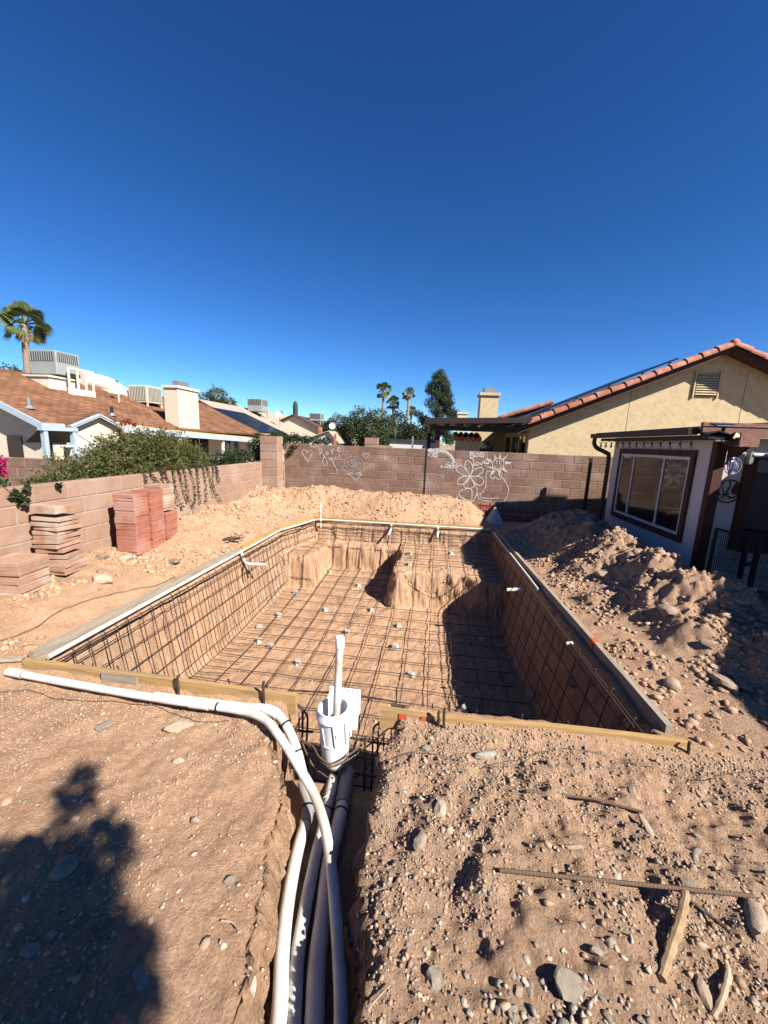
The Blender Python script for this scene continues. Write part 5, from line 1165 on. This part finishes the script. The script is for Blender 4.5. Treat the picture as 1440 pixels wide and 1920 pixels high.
# patio cover
pc_ = poly('trim_dark',[(-.35,12.0,2.50),(2.75,12.0,2.60),(2.75,16.5,2.60),(-.35,16.5,2.50)],(0,0,.06),'patio_roof',G)
MB().bar((-.37,11.98,2.46),(2.7,11.98,2.58),.06,.15).build('fascia','trim_dark',G)
for i in range(7): MB().box((-.1+i*.42,12.1,2.36),(-.04+i*.42,16.3,2.49)).build('rafter','trim_dark',G)
MB().box((-.2,12.3,2.22),(2.7,12.4,2.36)).build('beam','trim_dark',G)
for x, y in ((.05,12.35),(-.28,15.8)): MB().box((x-.07,y-.07,-.1),(x+.07,y+.07,2.22)).build('post','trim_brown',G)
MB().box((-.75,12.2,-.1),(-.69,12.26,2.0)).build('gate_post','galvanised',G)
for y in (12.95,14.2,15.6):
    w = MB().box((gl-.03,y,.2),(gl-.004,y+.9,2.15)).build('window','glass_dark',G); MB().box((gl-.05,y+.42,.2),(gl-.031,y+.48,2.15)).build('mullion','trim_dark',w)
poly('stucco_yellow',[(1.5,17,-.1),(2.85,17,-.1),(2.85,17,2.4),(1.5,17,2.4)],(0,.15,0),'wall',G)
w = MB().box((1.7,16.97,.3),(2.4,16.995,2.0)).build('door','glass_dark',G)
cR = MB().box((1.85,18,1.8),(2.62,18.9,3.98)).build('chimney','stucco_yellow',G); MB().box((1.78,17.93,3.98),(2.69,18.97,4.10)).build('cap','stucco_yellow',cR); MB().box((2.0,18.15,4.1),(2.47,18.75,4.34)).build('flue','galvanised',cR)
cR = thing('chimney','small distant cream chimney left of the tall chimney','chimney',(1.37,22,0)); MB().box((1.1,22,1.5),(1.62,22.6,3.45)).build('stack','stucco_cream',cR); MB().box((1.06,21.96,3.45),(1.66,22.64,3.56)).build('cap','stucco_cream',cR)
bk_ = thing('house','tile roofed wing rising behind the brown patio cover','house',(4,18,0))
poly('tile_clay',[(2.6,17,2.95),(4.6,17,3.62),(4.6,20,3.62),(2.6,20,2.95)],(0,0,.1),'roof',bk_); poly('trim_dark',[(2.6,17.05,2.6),(4.6,17.05,2.6),(4.6,17.05,3.6),(2.6,17.05,2.93)],(0,.1,0),'wall',bk_)
for i in range(7):
    c0 = Vector((2.6+i*.29,16.98,2.99+i*.097)); MB().tube([c0,c0+Vector((.28,0,.094))],.085,8).build('rake_tile','tile_clay',bk_,smooth=True)
# things stored under the patio
tg = thing('storage_shed','pale storage shed with a red tile roof under the patio cover','shed',(1.2,14.8,0)); MB().box((.75,14.6,-.1),(1.6,15.6,2.0)).build('wall','stucco_cream',tg)
for i in range(5): MB().tube([(.75+i*.2,14.5,2.02),(.75+i*.2,15.6,2.2)],.1,8).build('roof_tile','tile_clay',tg,smooth=True)

# ================================================================== own house on the right
O = thing('house','white walled house addition with brown trim and a three pane window','house',(4.4,7,0))
WX = 3.60
MB().box((WX,5.60,-.15),(WX+.14,8.45,2.06)).build('wall','stucco_white',O)
MB().box((WX+.14,8.31,-.15),(9,8.45,2.06)).build('wall','stucco_white',O)
poly('trim_dark',[(3.36,5.55,2.06),(3.36,8.76,2.06),(9.2,8.76,2.62),(9.2,5.55,2.62)],(0,0,.07),'roof',O)
poly('trim_dark',[(3.34,5.54,2.135),(3.34,8.79,2.135),(9.2,8.79,2.70),(9.2,5.54,2.70)],(0,0,.018),'roof_edge',O)
# gutter and downspout
b = MB(); b.prism([(3.35,5.57,2.06),(3.25,5.57,2.06),(3.24,5.57,2.13),(3.225,5.57,2.13),(3.235,5.57,2.045),(3.35,5.57,2.045)],(0,3.20,0)); b.build('gutter','trim_dark',O)
MB().prism([(3.35,5.555,2.05),(3.235,5.555,2.05),(3.225,5.555,2.135),(3.35,5.555,2.135)],(0,.013,0)).build('gutter_end','trim_dark',O)
Q = spline([(3.29,8.68,2.05),(3.29,8.68,1.93),(3.34,8.62,1.84),(3.50,8.54,1.75),(3.545,8.52,1.66),(3.55,8.52,1.0),(3.55,8.52,-.1)],5); MB().tube(Q,.042,8).build('downspout','trim_dark',O,smooth=True)
# front fascia
poly('trim_sunlit',[(3.36,5.255,2.03),(3.36,5.255,2.135),(9.2,5.255,2.66),(9.2,5.255,2.54)],(0,.02,0),'fascia',O) if False else None
MB().box((3.37,5.505,2.03),(9.2,5.545,2.155)).build('fascia','trim_sunlit',O); MB().box((3.36,5.495,2.158),(9.2,5.548,2.205)).build('fascia_cap','trim_sunlit',O)
MB().box((3.38,5.56,1.99),(3.62,8.6,2.04)).build('soffit','trim_dark',O)
# window
wn = MB().box((WX-.012,5.90,.55),(WX-.004,8.12,1.83)).build('window','glass_dark',O)
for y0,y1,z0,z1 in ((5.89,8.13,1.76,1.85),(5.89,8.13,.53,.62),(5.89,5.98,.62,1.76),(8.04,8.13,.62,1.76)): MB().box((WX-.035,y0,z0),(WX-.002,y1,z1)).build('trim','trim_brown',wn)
for y0,y1,z0,z1 in ((5.985,8.035,1.715,1.755),(5.985,8.035,.625,.665),(5.985,6.02,.665,1.715),(8.0,8.035,.665,1.715),(6.60,6.635,.665,1.715),(7.53,7.565,.665,1.715)): MB().box((WX-.026,y0,z0),(WX-.013,y1,z1)).build('frame','frame_white',wn)
# corner post, bracket and beam end
MB().box((3.57,5.50,-.15),(3.70,5.60,2.0),.008).build('corner_post','trim_brown',O)
MB().box((3.60,5.20,1.93),(3.80,5.61,2.02)).build('beam','trim_brown',O); MB().box((3.595,5.175,1.91),(3.805,5.20,2.07)).build('beam_end','trim_sunlit',O)
poly('trim_brown',[(3.70,5.5,1.92),(3.70,5.2,1.92),(3.70,5.32,1.83),(3.70,5.5,1.68)],(.05,0,0),'bracket',O)
# front wall with grooved boards
for i in range(14):
    x0 = 3.70+i*.40; MB().box((x0+.004,5.62,-.15),(x0+.396,5.70,2.02)).build('siding_board','siding',O)
MB().box((3.70,5.66,-.15),(9.0,5.74,2.03)).build('wall','siding',O)
dr = MB().box((4.13,5.585,.62),(6.4,5.612,1.80)).build('window','glass_dark',O)
for x0,x1,z0,z1 in ((4.00,4.125,.55,1.80),(4.125,6.5,.53,.615),): MB().box((x0,5.57,z0),(x1,5.618,z1)).build('trim','trim_brown',dr)
MB().box((4.13,5.55,1.60),(6.4,5.58,1.76)).build('screen','screen_grey',dr); MB().tube([(4.02,5.54,1.815),(6.4,5.54,1.815)],.032,10).build('screen_roller','galvanised',dr,smooth=True); MB().box((3.99,5.52,1.70),(4.03,5.60,1.86)).build('roller_bracket','galvanised',dr)
# rest of the house, beyond the right edge of the view
MB().box((5.3,-1.0,-.15),(9.0,4.9,2.5)).build('wall','stucco_white',O); MB().box((4.92,-1.3,2.5),(9.4,5.02,2.62)).build('roof','trim_dark',O)
MB().box((7.35,6.5,2.5),(8.0,6.9,5.36)).build('chimney','stucco_white',O)
# ornaments
ar = thing('wall_ornament','round black metal wall ornament with a red bird','ornament',(3.90,5.60,1.34))
cxa, cza, rad_ = 3.875, 1.335, .15
b = MB(); n = 40
b.tube([(cxa+rad_*math.cos(6.2832*i/n),5.605,cza+rad_*math.sin(6.2832*i/n)) for i in range(n+1)],.008,6); b.build('ring','black_metal',ar)
b = MB()
for P in ([(-.12,-.06),(-.03,-.05),(.05,-.09),(.11,-.06)],[(-.10,.08),(-.06,-.0),(-.03,-.05)],[(.0,.14),(.01,.05),(-.03,-.05)],[(-.13,-.02),(-.09,-.05)]): b.tube(spline([(cxa+x,5.606,cza+z) for x,z in P],4),.006,5)
for k in range(20):
    x, z = random.uniform(-.11,.11), random.uniform(-.12,-.02) if k > 6 else random.uniform(.0,.11)
    if x*x+z*z > .0185 or (x > 0 and z > 0): continue
    a = random.uniform(0,6.28); d = Vector((math.cos(a),0,math.sin(a)))*.020; nn = Vector((-d.z,0,d.x))*.4; c = Vector((cxa+x,5.604,cza+z)); b.prism([c-d,c+nn,c+d,c-nn],(0,.004,0))
b.build('branch','black_metal',ar)
poly('bird_red',[(cxa+x,5.602,cza+z) for x,z in ((.03,.02),(.05,.07),(.075,.115),(.10,.085),(.13,.055),(.11,.01),(.12,-.05),(.08,-.04),(.045,-.03))],(0,.005,0),'bird',ar)
spn = thing('wind_spinner','hanging round grey wind spinner under the beam end','ornament',(3.80,5.12,1.60))
b = MB(); b.tube([(3.80,5.12,1.91),(3.80,5.12,1.78)],.003,4); b.build('string','black_metal',spn)
b = MB()
for k in range(9):
    a = k*.35; b.tube([(3.80+math.cos(6.2832*i/20)*(.095-.009*k)*math.cos(a),5.12+math.cos(6.2832*i/20)*(.095-.009*k)*math.sin(a),1.675+math.sin(6.2832*i/20)*(.105-.009*k)) for i in range(21)],.0055,5)
b.build('rings','crystal',spn)
fl_ = thing('floodlight','black solar floodlight on the corner of the house fascia','lamp',(3.66,5.15,2.0))
MB().box((3.42,5.08,1.985),(3.72,5.22,2.05),.01).build('housing','black_metal',fl_)
MB().prism([(3.40,5.06,2.04),(3.52,5.04,2.085),(3.70,5.06,2.04),(3.70,5.2,2.05),(3.40,5.2,2.05)],(0,0,.012)).build('hood','black_metal',fl_)
M = Matrix.Translation((3.71,5.03,2.015)) @ Matrix.Rotation(.5,4,'Y') @ Matrix.Rotation(-.3,4,'X')
MB().box((-.055,-.02,-.05),(.055,.03,.05),.006,M).build('lamp_head','black_metal',fl_); MB().box((-.045,-.026,-.04),(.045,-.021,.04),M=M).build('lens','lens_yellow',fl_)
for x in (3.50,3.58): MB().box((x,5.05,1.965),(x+.06,5.09,1.985)).build('lens','screen_grey',fl_)
M = Matrix.Translation((3.60,5.10,2.165)) @ Matrix.Rotation(.25,4,'X'); MB().box((-.13,-.07,-.008),(.13,.07,.008),.003,M).build('solar_panel','solar',fl_); MB().tube([(3.60,5.12,2.04),(3.60,5.10,2.16)],.02,8).build('stem','black_metal',fl_)
fl_.location += Vector((-.08,.27,0)); spn.location += Vector((-.13,.20,0))
# string lights under the gutter
sl_ = thing('string_lights','string of small bulbs hung under the gutter above the window','lights',(3.33,7,1.95))
b = MB(); P = []
for i in range(60): t = i/59; P.append((3.33,5.57+3.0*t,1.985-.035*abs(math.sin(t*9.5*math.pi/1.0))))
b.tube(P,.004,5); b.build('cable','black_metal',sl_)
for i in range(13):
    y = 5.62+i*.235; z = 1.955; bb = MB().lathe([(0,0),(.014,0),(.014,-.04),(.0,-.04)],(3.33,y,z),8).build('socket','black_metal',sl_); MB().lathe([(.0,-.04),(.012,-.042),(.022,-.07),(.016,-.095),(0,-.10)],(3.33,y,z),10).build('bulb','bulb',bb,smooth=True)
# black wire fence
fe = thing('wire_fence','black wire mesh fence panel in front of the house wall','fence',(3.8,5.3,0))
MB().box((3.595,5.28,-.1),(3.625,5.31,.88)).build('post','black_metal',fe); MB().tube([(3.61,5.295,.88),(3.97,5.28,.80)],.014,8).build('rail','black_metal',fe)
for x in (3.96,4.10): MB().box((x,5.265,-.15),(x+.045,5.305,.84)).build('post','black_metal',fe)
MB().box((4.0,5.27,.42),(4.1,5.30,.47)).build('latch','black_metal',fe)
for i in range(14): x = 3.635+i*.0245; MB().bar((x,5.293,-.1),(x,5.293,.87-.005*i),.005).build('wire','black_metal',fe)
for i in range(24): x = 4.16+i*.0245; MB().bar((x,5.285,-.1),(x,5.285,.80),.005).build('wire','black_metal',fe)
for z in (.1,.3,.5,.68): MB().bar((3.62,5.29,z),(4.8,5.285,z-.03),.006).build('wire','black_metal',fe)
MB().tube([(4.14,5.285,.80),(4.8,5.28,.76)],.014,8).build('rail','black_metal',fe)
# steel gate post between house and far wall
tag(MB().box((3.50,9.35,-.1),(3.56,9.41,1.62)).build('gate_post','trim_dark'), 'dark steel gate post between the downspout and the far wall', 'post')

# ================================================================== behind the photographer: the tree that shades the near left corner, and a post added for its shadow
def upsun(u, v, t):
    p = site(u, v); return p+Vector((1.0,-.64,1.0))*t
TT = 3.9
LP = [(150,1455,.10),(140,1505,.11),(205,1565,.09),(240,1600,.06),(130,1590,.12),(60,1650,.16),(130,1680,.18),(180,1640,.10),(100,1780,.2),(180,1760,.14),(30,1800,.2),(150,1850,.2),(60,1900,.24),(230,1790,.07),(265,1765,.06),(220,1880,.13),(20,1700,.14),(262,1900,.07),(200,1700,.07),(10,1600,.05)]
tp = [upsun(u, v, TT+random.uniform(-.3,.3)) for u, v, r in LP]
st_ = thing('shade_tree','small leafy tree behind the viewpoint that shades the near left dirt','tree',(2.3,-2.0,0))
b = MB(); b.tube([(2.35,-2.1,-.1),(2.25,-2.0,1.6),(2.15,-1.9,2.9)],[.07,.05,.035],8); limbs(b,(2.15,-1.9,2.9),[tuple(p) for p in tp],.02); b.build('trunk','bark',st_,smooth=True)
leaf_cloud('crown','leaf_dark',st_,[tuple(p) for p in tp],[r*1.05 for u,v,r in LP],3300,.034,.9,.5,501,.1)
q = upsun(47,1588,2.55)
pst = thing('shadow_post','added square post casting a narrow shadow from behind the viewpoint','post',(q.x,q.y,0))  # unseen stand-in, added to throw the upright shadow of a raised arm and phone
MB().box((q.x-.055,q.y-.055,-.1),(q.x+.055,q.y+.055,q.z),.006).build('shaft','lumber_weathered',pst)
